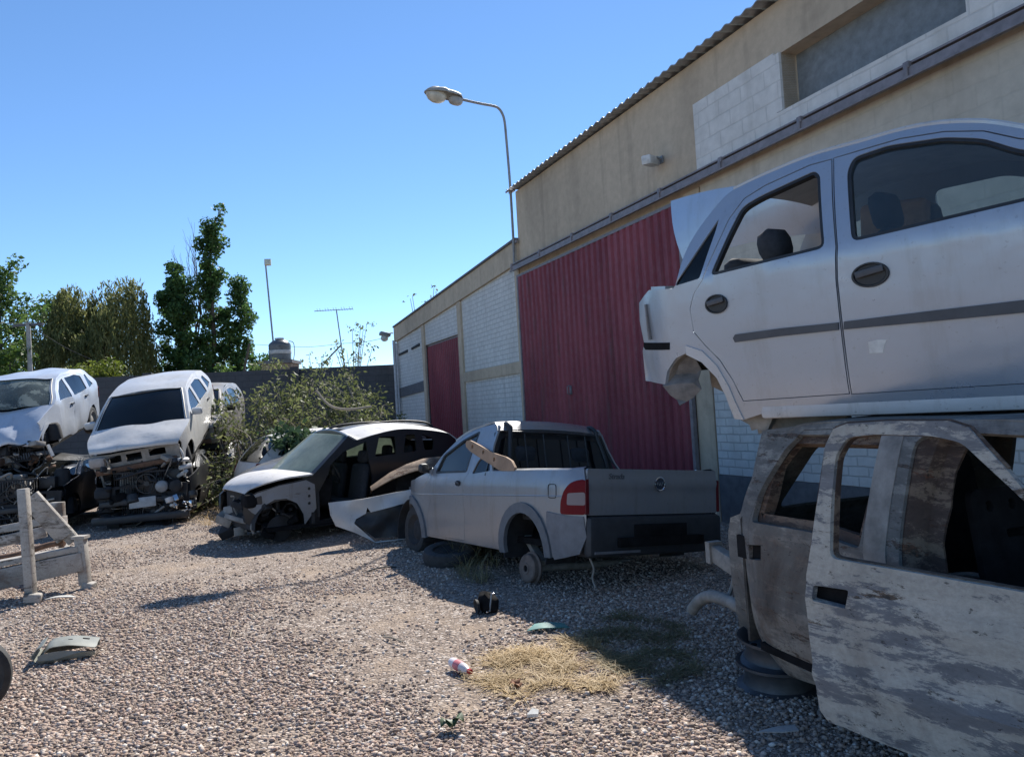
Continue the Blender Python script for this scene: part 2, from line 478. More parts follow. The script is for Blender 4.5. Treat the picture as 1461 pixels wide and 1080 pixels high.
# pebbles: real stones spread over the ground, most where the yard is near
bmi = bmesh.new(); bmesh.ops.create_icosphere(bmi, subdivisions=1, radius=1.0); bmi.verts.index_update()
ICO = np.array([v.co[:] for v in bmi.verts]); ICOF = np.array([[v.index for v in f.verts] for f in bmi.faces]); bmi.free()
def pebbles(name, n, ymin, ymax, smin, smax, mat, sel=None, bed=.25):
    Y = ymin*(ymax/ymin)**NR.random(n*2)
    X = (NR.random(n*2)*1.56 - .80)*Y
    den = np.array([noise.noise(Vector((x*.5, y*.5, 9)))+.45*noise.noise(Vector((x*1.7, y*1.7, 4))) for x, y in zip(X, Y)])
    k = NR.random(n*2) < np.clip(  .62 + den*1.9, .06, 1)
    k &= (X*.922 + Y*.3875) < 6.2
    X, Y = X[k][:n], Y[k][:n]; n = len(X)
    S = smin + (smax-smin)*NR.random(n)**2.6
    V = ICO[None]*(1 + .22*NR.standard_normal((n, 12, 1)))
    V = V*np.stack([np.ones(n), .6+.4*NR.random(n), .42+.3*NR.random(n)], 1)[:, None]
    a = NR.random(n)*6.283; b = NR.normal(0, .35, n)
    ca, sa, cb, sb = np.cos(a), np.sin(a), np.cos(b), np.sin(b)
    V = np.stack([V[..., 0]*cb[:, None]+V[..., 2]*sb[:, None], V[..., 1], -V[..., 0]*sb[:, None]+V[..., 2]*cb[:, None]], -1)
    V = np.stack([V[..., 0]*ca[:, None]-V[..., 1]*sa[:, None], V[..., 0]*sa[:, None]+V[..., 1]*ca[:, None], V[..., 2]], -1)
    Z = np.array([ground_h(x, y) for x, y in zip(X, Y)])
    V = V*S[:, None, None] + np.stack([X, Y, Z + S*bed], 1)[:, None]
    F = (ICOF[None] + (np.arange(n)*12)[:, None, None]).reshape(-1, 3)
    return np_mesh(name, V.reshape(-1, 3), F, mat)
def mat_pebble():
    m = Mat('pebble stone')
    r = m.n('NewGeometry').outputs['Random Per Island']
    c = m.ramp(r, (0.0, (.14, .105, .09)), (.2, (.33, .25, .20)), (.5, (.49, .375, .305)), (.72, (.46, .315, .245)), (.88, (.60, .50, .425)), (1.0, (.80, .72, .64)))
    c = m.mix(m.noise(70, 4), c, m.mix(.5, c, (.2, .17, .14)))
    return m.done(m.bsdf(col=c, rough=.9, spec=.2))
M_PEB = mat_pebble()
pb = pebbles('gravel', 190000, 2.0, 15.0, .0045, .0195, M_PEB)
tag(pb, 'loose grey, brown and pale pebbles covering the yard', 'gravel', kind='stuff')

# ------------------------------------------------------------------ warehouse
WM = frame(.16, 16, 0, -22.8)          # x runs away along the wall, +y out into the yard
wh = thing('warehouse', 'long warehouse with tan plaster, white blockwork and maroon sheet doors', 'warehouse', WM)
flat = lambda y: (lambda s, z: (s, y, z))
def rect(a, b, c, d): return [(a, c), (b, c), (b, d), (a, d)]
panel('wall', M_TAN, wh, rect(-22, -.34, -.2, 6.1), flat(0), [rect(-6.05, -.42, -.1, 4.38), rect(-10.28, -8.04, 4.83, 5.5)], res=.8, th=.28, flip=True)
# low part: white fields framed by tan pilasters and beams
panel('wall', M_WHITE2, wh, [(-.34, -.2), (10.2, -.2), (10.2, 4.52), (-.34, 5.08)], flat(-.02), [rect(3.62, 6.9, -.1, 3.62)], res=.8, th=.26, flip=True, label='low white brick wall beyond the tall part')
mb = MB()
def beam(s0, s1, z0a, z1a, z0b=None, z1b=None, y0=-.02, y1=.03, m=None):
    z0b = z0a if z0b is None else z0b; z1b = z1a if z1b is None else z1b
    m = m or mb
    m.add([(s0, y0, z0a), (s1, y0, z0b), (s1, y0, z1b), (s0, y0, z1a), (s0, y1, z0a), (s1, y1, z0b), (s1, y1, z1b), (s0, y1, z1a)],
          [(0, 1, 2, 3), (7, 6, 5, 4), (0, 4, 5, 1), (1, 5, 6, 2), (2, 6, 7, 3), (3, 7, 4, 0)])
beam(-.34, 10.23, 4.62, 5.09, 4.06, 4.535, y1=.05)
mb.build('parapet_band', M_TAN, wh); mb = MB()
for a, b, t in ((3.46, 3.74, 4.4), (6.8, 7.05, 4.22), (-.34, -.1, 4.6)):
    beam(a, b, -.1, t); mb.build('pilaster', M_TAN, wh); mb = MB()
beam(-.1, 3.46, 2.36, 2.6, y1=.025); mb.build('beam', M_TAN, wh); mb = MB()
beam(7.05, 10.15, 2.3, 2.6, 2.2, 2.5, y1=.025); mb.build('beam', M_BASE, wh, label='stained beam at far end'); mb = MB()
beam(7.4, 8.3, 3.66, 3.74, 3.62, 3.69, y1=.01); beam(8.8, 9.9, 3.6, 3.68, 3.57, 3.63, y1=.01); mb.build('crack', M_DARK, wh); mb = MB()
beam(-.34, 10.2, 5.09, 5.14, 4.535, 4.585, y0=-.3, y1=.09); mb.build('coping', M_BASE, wh); mb = MB()
# corner return, end wall and the back of the building
mb.box((-11, -6, 3.0), (22, .2, 6.0)); mb.box((10.1, -4, 2.2), (.2, 7.5, 4.4)); mb.box((-.5, -3.2, 3.05), (.2, 5.8, 6.1)); mb.box((-22, -3.2, 3.0), (.2, 5.8, 6.0))
mb.build('end_wall', M_TAN, wh); mb = MB()
# tall part: white block infill, pilaster and lower field
def plate(name, mat, s0, s1, z0, z1, y1, y0=.0, holes=(), label=None):
    return panel(name, mat, wh, rect(s0, s1, z0, z1), flat(y1), holes, res=.8, th=y1-y0-.002, flip=True, label=label)
plate('block_infill', M_WHITE, -14.5, -6.42, 4.56, 5.53, .035, holes=[rect(-10.28, -7.95, 4.83, 5.54-.005)])
plate('lower_wall', M_PALE, -22, -6.44, 2.6, 4.45, .02)
plate('lower_wall', M_WHITE2, -22, -6.44, .62, 2.595, .02, label='white brick wall below the beige band')
plate('pilaster', M_TAN, -6.42, -6.06, -.1, 4.42, .03)
plate('dado', M_BASE, -22, -6.44, -.1, .615, .03)
beam(-8.04, -7.95, 4.835, 5.5, y0=-.2, y1=.036); mb.build('reveal', M_WHITE, wh); mb = MB()
mb.box((-9.15, -.24, 5.15), (2.4, .03, .9)); mb.build('window', plain('haze grey sheet', (.17, .19, .20), .6), wh); mb = MB()  # recessed grey sheet; flare haze over the dark opening put into its colour
# corrugated roof over the tall part
rows = []
for k in range(0, 1100):
    s = -22.3 + k*.02
    z = .014*math.sin(s*2*math.pi/.19)
    rows.append([(s, .20, 6.125+z), (s, -.5, 6.20+z), (s, -6.2, 6.8+z)])
sheet('roof', M_ROOF, wh, rows, th=.012, angle=60)
rows = [[(s, -.1, 4.95-.054*(s+.34)), (s, -7.6, 5.6-.05*s)] for s in [-.3 + k*1.04 for k in range(11)]]
sheet('low_roof', M_ROOF, wh, rows, th=.03)
# sliding doors
def door(name, s0, s1, z0, z1, y, pitch, label, track=None):
    prof = [(0, 0), (.28, 0), (.42, .032), (.86, .032), (1.0, 0)]
    pts = []; s = s0
    while s < s1:
        for u, d in prof[:-1]:
            if s+u*pitch < s1: pts.append((s+u*pitch, y+d))
        s += pitch
    pts.append((s1, y))
    zz = [z0 + (z1-z0)*i/6 for i in range(7)]
    d = sheet(name, M_MAROON, wh, [[(a, b + .006*math.sin(z*2.1+a*1.3), z) for z in zz] for a, b in pts], th=.004, angle=25, label=label)
    fr = MB(); 
    fr.box((s0-.03, y, (z0+z1)/2), (.06, .06, z1-z0)); fr.box((s1+.03, y, (z0+z1)/2), (.06, .06, z1-z0)); fr.box(((s0+s1)/2, y, z1+.025), (s1-s0+.12, .06, .05))
    fr.build('door_frame', M_STEEL, d)
    return d
d1 = door('sliding_door', -6.0, -.42, .12, 4.3, .075, .192, 'tall maroon corrugated door')
d2 = door('sliding_door', 3.66, 6.86, .1, 3.56, -.1, .16, 'smaller maroon corrugated door near the back')
mb.box((-2.55, .125, 1.9), (.05, .04, .16), r=.01); mb.tube([(-2.55, .15, 1.82), (-2.55, .19, 1.84), (-2.55, .19, 1.96), (-2.55, .15, 1.98)], .012); mb.build('handle', M_STEEL, d1); mb = MB()
# door track with its brackets
mb.box((-9.6, .14, 4.50), (18.7, .07, .085)); mb.box((-9.6, .185, 4.445), (18.7, .03, .02)); mb.box((-9.6, .10, 4.585), (18.7, .12, .02))
mb.build('door_track', M_STEEL, wh); mb = MB()
for s in [-.32-1.35*i for i in range(0, 15)]:
    b = MB(); b.box((s, .13, 4.565), (.07, .12, .07), r=.012); b.box((s, .18, 4.5), (.04, .03, .13), r=.008); b.build('track_bracket', M_STEEL, wh)
# downpipe at the far corner
mb.tube([(10.05, .1, 4.1), (10.05, .1, -.1)], .055, 10); mb.tube([(9.86, .07, 4.0), (9.86, .07, -.1)], .03, 8); mb.build('downpipe', M_PIPE, wh); mb = MB()

# lamp and camera fixed to the warehouse
lm = thing('street_lamp', 'grey street lamp on a bent pole at the tall wall corner', 'street lamp', WM @ Matrix.Translation((-.32, .1, 4.7)))
pth = [(-.02, .02, -.1), (0, 0, .3), (0, 0, 1.5), (-.01, .03, 2.5), (-.02, .05, 2.85), (-.02, .09, 3.02), (-.02, .17, 3.13), (-.02, .28, 3.165), (-.02, .6, 3.19), (-.02, 1.0, 3.235)]
mb.tube(curve(pth, 5), .027, 10); mb.build('pole', plain('lamp pole paint', (.26, .25, .24), .55, .4), lm); mb = MB()
mb.box((0, -.03, .35), (.22, .03, .06)); mb.box((0, -.03, 1.42), (.24, .05, .06)); mb.tube([(-.12, .05, 1.42), (.12, .05, 1.42)], .02); mb.build('clamp', M_STEEL, lm); mb = MB()
def blob(m, c, size, rot=None, nseg=14, p=2.0, cut=None):
    Mx = Matrix.Translation(c)
    if rot is not None: Mx = Mx @ rot.to_matrix().to_4x4()
    rows = []
    for i in range(nseg//2+1):
        th = math.pi*i/(nseg//2); row = []
        for k in range(nseg+1):
            a = 2*math.pi*k/nseg
            q = lambda t: math.copysign(abs(t)**(2/p), t)
            row.append(Mx @ Vector((size[0]*q(math.sin(th))*q(math.cos(a)), size[1]*q(math.sin(th))*q(math.sin(a)), size[2]*q(math.cos(th)))))
        rows.append(row)
    m.grid(rows); return m
tl = Euler((R(6), 0, 0))
def lamp_housing():
    rows = []
    for i in range(15):
        t = i/14; y = .95 + .78*t
        wv = .05 + (.135 if t < .45 else .17)*math.sin(math.pi*min(1, max(0, (t*1.0)))**.8)**.6 if 0 < t < 1 else .03
        row = []
        for k in range(13):
            a = math.pi*k/12
            row.append((wv*math.cos(a), y, 3.25 + .06*t + wv*.62*math.sin(a)))
        rows.append(row)
    return rows
sheet('housing', plain('lamp housing', (.36, .33, .28), .6, .2), lm, lamp_housing(), th=.01)
blob(mb, (-.02, 1.50, 3.27), (.13, .22, .17), tl); mb.build('lens', plain('clouded lens', (.48, .43, .34), .35), lm); mb = MB()
blob(mb, (-.02, 1.1, 3.2), (.09, .15, .10), tl, p=2.6); mb.build('ballast_box', plain('ballast', (.33, .31, .28), .6), lm); mb = MB()
sc_ = thing('security_camera', 'small white security camera high on the tan wall', 'camera', WM @ Matrix.Translation((-5.62, .02, 5.02)))
mb.box((.0, .2, .0), (.14, .34, .13), Euler((R(-8), 0, R(35))), .02); mb.build('housing', plain('white camera shell', (.6, .6, .58), .5), sc_); mb = MB()
mb.tube([(0, 0, .03), (0, .08, .06), (0, .14, .04)], .018); mb.box((0, .01, .03), (.08, .02, .1)); mb.build('bracket', M_GREYMETAL, sc_); mb = MB()
fl = thing('floodlight', 'grey box floodlight on the far corner of the warehouse', 'floodlight', WM @ Matrix.Translation((10.3, .1, 4.35)))
mb.box((.12, .2, 0), (.3, .34, .12), Euler((R(14), 0, 0)), .02); mb.build('housing', M_GREYMETAL, fl); mb = MB()
blob(mb, (.12, .22, -.13), (.13, .13, .12)); mb.build('lens', plain('clouded bulb cover', (.5, .5, .46), .4), fl); mb = MB()
mb.tube([(0, -.05, .02), (.05, .1, .03)], .02); mb.build('bracket', M_STEEL, fl); mb = MB()

# ------------------------------------------------------------------ back wall
bw = thing('yard_wall', 'dark grey block wall closing off the back of the yard', 'wall', frame(-3.9, 25.45, 0, 257.5))
panel('wall', M_GREYBLOCK, bw, rect(-.3, 34, -.2, 3.32), flat(0), res=1.2, th=.2, flip=True)
for s in (3.2, 7.6, 12.0, 16.4, 20.8):
    b = MB(); b.box((s, .0, 1.68), (.26, .3, 3.4)); b.build('pillar', M_GREYBLOCK, bw)
# ------------------------------------------------------------------ vehicle materials
P_SILVERBLUE = paint('silver blue car paint', (.37, .43, .515), .45, .24, (.34, .32, .28), amount=.15, coat=.7)
P_SILVER = paint('silver car paint', (.28, .29, .315), .6, .27, (.28, .25, .20), amount=.22)
P_WHITE = paint('white car paint', (.56, .56, .555), .0, .35, (.36, .32, .27), .2)
P_WHITE_OLD = paint('chalky white paint', (.56, .56, .57), .0, .45, (.42, .38, .34), .35, coat=.1)
P_DKGREY = paint('dark grey car paint', (.05, .055, .065), .3, .35, amount=.22)
P_GREY = paint('dusty grey car paint', (.17, .175, .185), .3, .4, amount=.35)
P_BLACK = paint('black door frame paint and wreck shade', (.005, .006, .009), .0, .4, (.035, .032, .03), .08, coat=.15)
P_PRIMER = paint('primer and bare steel', (.20, .22, .25), .1, .5, (.22, .19, .16), .4, coat=0, scratch=(.10, .085, .07))
M_BURNT = rusty('burnt cab metal', (.27, .26, .235), (.15, .147, .138), (.105, .072, .055), (.035, .032, .03), white=.44, soft=.02, scorch=.8)
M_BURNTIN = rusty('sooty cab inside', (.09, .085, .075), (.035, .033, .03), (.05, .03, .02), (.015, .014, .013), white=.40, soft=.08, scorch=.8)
M_BURNTDOOR = rusty('burnt flaking door', (.43, .41, .365), (.175, .178, .186), (.13, .085, .055), (.028, .025, .023), k=(.9, 1, 1), white=.56, soft=.012, scorch=.38)
M_BURNTRUST = rusty('rusted door aperture', (.20, .145, .105), (.075, .05, .04), (.13, .055, .03), (.03, .025, .02), white=.46, soft=.02, scorch=.85)
M_RUST = plain('rusty brown steel', (.15, .085, .055), .85, .1, .5, 14, .4)
M_DUSTSTEEL = plain('dusty grey steel', (.27, .25, .225), .75, .15, .35, 10, .3)
M_TRIM = plain('grey rubbing strip', (.075, .08, .09), .65, 0, .15)
M_LINER = plain('grey headlining', (.5, .5, .49), .9, 0, .12)
M_CLOTH = plain('dark seat cloth', (.03, .033, .04), .9, 0, .3, 30)
M_BROWNSEAT = plain('brown foam', (.26, .15, .085), .95, 0, .3, 14)
M_SOOT = plain('soot', (.012, .012, .013), .95, 0, .5, 8, .3, .1)
M_RED = None
def mat_lamp(name, col, rough=.12):
    m = Mat(name); v = m.n('TexWave', {'Vector': m.co(), 'Scale': 42.0}, bands_direction='Z').outputs['Fac']
    return m.done(m.bsdf(col=m.mix(m.math('MULTIPLY', v, .35), col, tuple(q*.5 for q in col)), rough=.35, spec=.18, normal=m.bump(v, .15, .004)))
M_RED = mat_lamp('red lamp lens', (.16, .0, .004)); M_CLEAR = mat_lamp('clear lamp lens', (.30, .24, .23)); M_DARKRED = mat_lamp('dark red lamp lens', (.12, .012, .015))
M_CHROME = plain('chrome', (.62, .62, .63), .18, 1.0, .05)
G_TINT = glass('dark tinted glass', (.06, .075, .085), .05, (.10, .11, .12))
G_DARK = glass('smoked windscreen', (.16, .2, .2), .07, (.16, .17, .17))
G_DUST = glass('dusty windscreen', (.6, .72, .64), .62, (.50, .54, .46))
M_BLACKGLASS = plain('black rear glass', (.006, .007, .009), .12, 0, .1, 5, .02)
G_CLEAR = glass('clear glass', (.80, .87, .87), .05, (.30, .31, .31))
G_CRACK = glass('shattered windscreen', (.28, .36, .34), .2, (.40, .45, .42), crack=.7)

# ------------------------------------------------------------------ vehicle pieces
def pad(name, mat, parent, c, size, rot=None, r=.05, label=None):
    return MB().box(c, size, rot, r).build(name, mat, parent, label, angle=60)
def seat(parent, x, y, z, mat=None, head=True, face=1, sc_=1.0, metal=False):
    mat = mat or M_CLOTH
    b = MB(); b.box((x, y, z+.08), (.5*sc_, .48*sc_, .16), Euler((0, R(-6*face), 0)), .06)
    s = b.build('seat', mat, parent, angle=60)
    b = MB(); b.box((x-.27*face*sc_, y, z+.36*sc_), (.13, .46*sc_, .58*sc_), Euler((0, R(-12*face), 0)), .06); b.build('backrest', mat, s, angle=60)
    if head:
        b = MB(); b.box((x-.36*face*sc_, y, z+.74*sc_), (.10, .26, .19), Euler((0, R(-8*face), 0)), .045)
        for k in (-.05, .05): b.tube([(x-.33*face*sc_, y+k, z+.58*sc_), (x-.36*face*sc_, y+k, z+.70*sc_)], .008, 6)
        b.build('headrest', mat, s, angle=60)
    return s
def steering(parent, x, y, z, r=.18, tilt=25):
    Mx = Matrix.Translation((x, y, z)) @ Matrix.Rotation(R(-90+tilt), 4, 'Y')
    prof = [(r+.014*math.cos(a), .014*math.sin(a)) for a in [2*math.pi*k/8 for k in range(8)]]
    b = MB(); b.lathe(prof, Mx, 28, True); b.box((x, y, z), (.05, .1, .1), None, .02)
    for a in (0, 120, 240):
        q = Mx @ Vector((r*math.cos(R(a+30)), r*math.sin(R(a+30)), 0)); b.bar((x, y, z), q, .03, .015)
    b.build('steering_wheel', M_BLACKP, parent)
def wheel(parent, x, y, z, r=.29, wd=.18, side=1, tyre=True, rim=None, flat_=0.0):
    """axis along y; side = +1 when the outer face looks to +y"""
    Mx = Matrix.Translation((x, y, z)) @ Matrix.Rotation(R(-90*side), 4, 'X')
    h = wd/2; w_ = MB(); rr = r*.62
    w_.lathe([(rr+.01, -h*.9), (rr, -h*.5), (rr-.03, 0), (rr-.02, h*.5), (rr+.012, h*.85), (rr+.005, h*.9), (rr-.03, h*.55), (rr*.7, h*.35), (rr*.45, h*.5), (rr*.2, h*.5), (.0, h*.48)], Mx, 28)
    o = w_.build('wheel', rim or M_DUSTSTEEL, parent)
    if tyre:
        t = MB(); t.lathe([(rr+.005, -h*.85), (r*.82, -h), (r*.95, -h*.9), (r, -h*.6), (r, h*.6), (r*.95, h*.9), (r*.82, h), (rr+.005, h*.85)], Mx, 32); t.build('tyre', M_RUBBER, o)
    return o
def arch_liner(parent, cx, cz, r, y0, y1, a0=0, a1=180, mat=None):
    rows = [[(cx+r*math.cos(R(a)), y0, cz+r*math.sin(R(a))), (cx+r*math.cos(R(a)), y1, cz+r*math.sin(R(a)))] for a in [a0+(a1-a0)*k/12 for k in range(13)]]
    return sheet('wheel_arch', mat or M_DARK, parent, rows, th=.01)
def clutter(name, parent, box, n, seed, mats, lo=.04, hi=.16, tubes=.55):
    """broken engine bay pieces: blocks, drums, hoses, bent strips; one mesh per material"""
    q = random.Random(seed); (x0, x1), (y0, y1), (z0, z1) = box
    bs = [MB() for _ in mats]
    for i in range(n):
        b = bs[i % len(mats)]; c = (q.uniform(x0, x1), q.uniform(y0, y1), q.uniform(z0, z1)); s = q.uniform(lo, hi)
        rot = Euler((q.uniform(-.5, .5), q.uniform(-.5, .5), q.uniform(-1, 1)))
        k = q.random()
        if k < tubes:
            p = Vector(c); pts = [p]; d = Vector((q.uniform(-1, 1), q.uniform(-1, 1), q.uniform(-1, 1)))
            for _ in range(4):
                d = (d + Vector((q.uniform(-1, 1), q.uniform(-1, 1), q.uniform(-1, .7)))).normalized(); p = p + d*s*.8
                p = Vector((min(max(p.x, x0), x1), min(max(p.y, y0), y1), min(max(p.z, z0), z1))); pts.append(p)
            b.tube(curve(pts, 4), q.uniform(.007, .02), 6)
        elif k < tubes+.2:
            b.lathe([(0, -s*.4), (s*.5, -s*.4), (s*.55, -s*.3), (s*.55, s*.3), (s*.3, s*.35), (0, s*.35)], Matrix.Translation(c) @ rot.to_matrix().to_4x4(), 14)
        else: b.box(c, (s*q.uniform(.4, 1.6), s*q.uniform(.4, 1.8), s*q.uniform(.3, 1.1)), rot, .008)
    return [tag(b.build(name, m, parent), kind='stuff') for b, m in zip(bs, mats) if b.v]
def handle_cup(parent, c, rx, rz, ny, mat=None):
    """oval recessed grip on a door skin; ny = direction of the outer side along y"""
    o = MB(); Mx = Matrix.Translation(c) @ Matrix.Rotation(R(-90*ny), 4, 'X')
    Sx = Matrix.Diagonal((rx, rz, 1, 1))
    o.lathe([(1.0, .002), (.97, .012), (.86, .012), (.8, .004), (.0, .004)], Mx @ Sx, 28)
    h = o.build('handle', mat or M_BLACKP, parent)
    b = MB(); b.box((c[0], c[1]+.018*ny, c[2]+rz*.25), (rx*1.5, .014, rz*.55), Euler((0, R(-8), 0)), .006); b.build('pull', M_TRIM, h)
    return h

def side_fn(W, xr, xf, belt, tum=.28, rear_r=.3, front_r=.5, rear_in=.09, front_in=.14, low=.5, lowin=.05):
    def f(x, z):
        y = W
        if z > belt: y -= tum*(z-belt) + .22*(z-belt)**2
        else: y -= .05*((belt-z)/.5)**2*.5
        if z < low: y -= lowin*((low-z)/.3)**2
        if x < xr+rear_r: y -= rear_in*min(1.3, (xr+rear_r-x)/rear_r)**2
        if x > xf-front_r: y -= front_in*min(1.3, (x-xf+front_r)/front_r)**2
        return y
    return f

def engine_bay(parent, x, y, z, wd=1.2, seed=1):
    """radiator with fins, fan in its ring, ribbed block with pulleys, battery, hoses, strut towers"""
    q = random.Random(seed)
    b = MB(); b.box((x, y, z+.20), (.05, wd*.62, .03)); b.box((x, y, z-.20), (.05, wd*.62, .03))
    for k in range(22): b.box((x, y-wd*.30+wd*.60*k/21, z), (.035, .006, .38))
    r_ = b.build('radiator', M_DARK, parent)
    b = MB(); Mx = Matrix.Translation((x+.04, y+.12, z)) @ Matrix.Rotation(R(90), 4, 'Y')
    b.lathe([(.155, -.02), (.17, -.02), (.17, .02), (.155, .02)], Mx, 26, True)
    for k in range(6):
        a = k*math.pi/3; p = Mx @ Vector((.09*math.cos(a), .09*math.sin(a), 0)); b.box(p, (.012, .06, .11), Euler((a, R(20), 0)))
    b.lathe([(0, .02), (.045, .02), (.045, -.02)], Mx, 14); b.build('fan', M_BLACKP, r_)
    b = MB(); b.box((x-.34, y-.1, z+.02), (.34, .52, .36), None, .04)
    for k in range(6): b.box((x-.16, y-.30+.08*k, z+.05), (.05, .02, .26))
    b.box((x-.34, y-.1, z+.24), (.30, .42, .08), None, .03); e = b.build('engine_block', M_DUSTSTEEL if seed % 2 else M_DARK, parent)
    for dy, dz, rr in ((.22, .02, .075), (.26, .16, .05), (.12, -.10, .06)):
        b = MB(); b.lathe([(0, .03), (rr*.4, .03), (rr*.5, .015), (rr*.9, .02), (rr, .0), (rr*.9, -.02)], Matrix.Translation((x-.12, y+dy, z+dz)) @ Matrix.Rotation(R(80), 4, 'Y'), 20); b.build('pulley', M_GREYMETAL, e)
    b = MB(); b.box((x-.25, y+wd*.38, z+.12), (.2, .24, .19), None, .012); b.build('battery', M_BLACKP, parent)
    for k in range(7):
        p0 = Vector((x-.05-q.random()*.3, y+q.uniform(-.5, .5), z+q.uniform(-.1, .3))); p3 = Vector((x-q.random()*.3, y+q.uniform(-.6, .6), z+q.uniform(-.4, .3)))
        b = MB(); b.tube(curve([p0, p0+Vector((.12, q.uniform(-.1, .1), .10)), p3+Vector((.14, 0, -.05)), p3], 6), q.choice((.008, .012, .022)), 7); b.build('hose', q.choice((M_BLACKP, M_DARK, M_DUSTSTEEL)), parent)
    for s_ in (-1, 1):
        b = MB(); b.lathe([(0, .12), (.09, .11), (.12, .06), (.14, -.18)], Matrix.Translation((x-.42, y+s_*wd*.5, z+.22)), 16); b.build('strut_tower', M_DARK, parent)
# ------------------------------------------------------------------ silver blue hatchback lying on the burnt cab
def hatch_on_top():
    M0 = frame(1.127, 4.1, 1.9, 134.4, 0, 5) @ Matrix.Translation((0, 0, -1.9))
    W = .80; belt = 2.29
    f0 = side_fn(W, -.52, 3.2, belt, .30, .32, .7, .10, .30, 1.70, .045)
    M = M0 @ Matrix.Translation((0, W, 0))
    root = thing('hatchback', 'silver blue hatchback shell without wheels stacked on the burnt pickup', 'car', M)
    T = Trace(M, lambda x, z: -f0(x, z), (900, 160), 2.3476)
    near = lambda x, z: (x, -f0(x, z), z); far = lambda x, z: (x, f0(x, z), z)
    tail = T([(115, 912), (50, 900), (40, 800), (45, 775), (30, 700), (28, 640), (60, 597), (125, 592)])
    top = T([(150, 580), (175, 490), (215, 410), (290, 310), (345, 260), (440, 215), (600, 150), (760, 105), (900, 65), (1030, 42), (1180, 38), (1317, 58)])
    top[-1] = (top[-1][0], top[-1][1])
    top_s = curve([tail[-1]] + top, 4)[1:]
    front = [(1.62, 2.57), (1.86, 2.42), (2.08, 2.28), (2.6, 2.19), (2.98, 2.06), (3.14, 1.92), (3.18, 1.75), (3.12, 1.6), (2.70, 1.58)]
    farch = arc(2.35, 1.56, .34, 10, 176, 12)
    rock = [(2.0, 1.545), (.9, 1.535), (.16, 1.52)]
    arch = T([(378, 1030), (362, 1000), (330, 930), (292, 868), (240, 822), (188, 806), (150, 825), (122, 868)])
    outline = tail + top_s + front + farch + rock + arch
    # doors
    seam = T([(677, 160), (680, 300), (690, 450), (690, 560), (710, 750), (737, 945)])
    rwin = rounded(T([(265, 550), (285, 500), (330, 400), (372, 318), (430, 283), (615, 197), (634, 212), (650, 455)]), .04)
    fw = T([(740, 435), (724, 200), (745, 152), (860, 112), (1050, 84), (1180, 88), (1300, 125)])
    fwin = rounded(fw + [(1.62, 2.49), (1.80, 2.37)], .04)
    sill_r = T([(375, 968), (735, 943)]); 
    rdoor = T([(240, 566), (275, 480), (330, 360), (380, 292), (450, 248), (600, 180), (672, 160)]) + T([(674, 300), (685, 450), (685, 560), (705, 750), (731, 942)]) + \
        T([(378, 966), (345, 900), (300, 830), (250, 780), (212, 735), (200, 660), (212, 610)])
    fdoor = T([(681, 156), (760, 133), (900, 92), (1050, 68), (1180, 66), (1300, 92)]) + [(1.60, 2.545), (1.80, 2.43), (1.90, 2.30), (1.92, 2.0), (1.86, 1.612)] + \
        T([(741, 943), (715, 750), (694, 560), (694, 450), (684, 300)])
    qg = rounded(T([(148, 583), (296, 356), (284, 400), (231, 557)]), .015, 2)
    hole_r = grow(rdoor, .006); hole_f = grow(fdoor, .006)
    body = panel('body', P_SILVERBLUE, root, outline, near, [hole_r, hole_f, qg], .06, .02)
    panel('quarter_light', G_TINT, body, grow(qg, .004), lambda x, z: (x, -f0(x, z)+.012, z), (), .08, .005)
    strip = [T([(345, 757), (352, 745), (500, 725), (697, 705), (697, 730), (500, 751), (352, 771)]), T([(716, 702), (1000, 667), (1317, 630)]) + [(1.75, 1.955), (1.75, 1.905)] + T([(1317, 672), (1000, 702), (716, 728)])]
    doors = []
    for nm, dp, wn, st, hc, lab in (('rear_door', rdoor, rwin, strip[0], T([(288, 643)])[0], None), ('front_door', fdoor, fwin, strip[1], T([(803, 545)])[0], None)):
        d = panel(nm, P_SILVERBLUE, root, dp, near, [wn], .06, .03)
        rub = panel('rubbing_strip', M_TRIM, d, st, lambda x, z: (x, -f0(x, z)-.012, z), (), .05, .016)
        sl = panel('window_seal', M_BLACKP, d, grow(wn, .003), lambda x, z: (x, -f0(x, z)+.006, z), [grow(wn, -.016)], .05, .03)
        handle_cup(d, (hc[0], -f0(*hc)-.002, hc[1]), .066 if nm == 'rear_door' else .085, .052 if nm == 'rear_door' else .058, -1)
        doors.append(d)
    panel('window', G_CLEAR, doors[1], fwin, lambda x, z: (x, -f0(x, z)+.018, z), (), .2, .004)
    # lighter scuff on the front door
    sc0 = T([(795, 770), (825, 763), (858, 762), (850, 780), (845, 806), (800, 808)])
    panel('scuff', plain('bare filler', (.62, .61, .58), .7), doors[1], sc0, lambda x, z: (x, -f0(x, z)-.0022, z), (), .03, .002)
    # arch flange lip and inner wheel arch
    fl_ = T([(185, 782), (240, 800), (290, 850), (330, 920), (365, 1000), (380, 1030), (350, 1027), (320, 950), (290, 890), (240, 838), (188, 812)])
    panel('arch_lip', P_WHITE_OLD, body, fl_, lambda x, z: (x, -f0(x, z)-.008, z), (), .05, .012)
    ap = T([(350, 1030), (320, 950), (285, 885), (235, 828), (188, 806), (150, 825), (122, 868), (112, 930)])
    rows = [[(x, -f0(x, z)+.02, z), (x + .01, -.56, z), (x+.01, -.42, z)] for x, z in curve(ap, 3)]
    sheet('wheel_arch', M_DUSTSTEEL, root, rows, th=.01)
    panel('arch_wall', M_DUSTSTEEL, root, [(.12, 1.45)] + [(x, z) for x, z in ap][1:-2] + [(-.3, 1.66)], lambda x, z: (x, -.42, z), (), .12, .01)
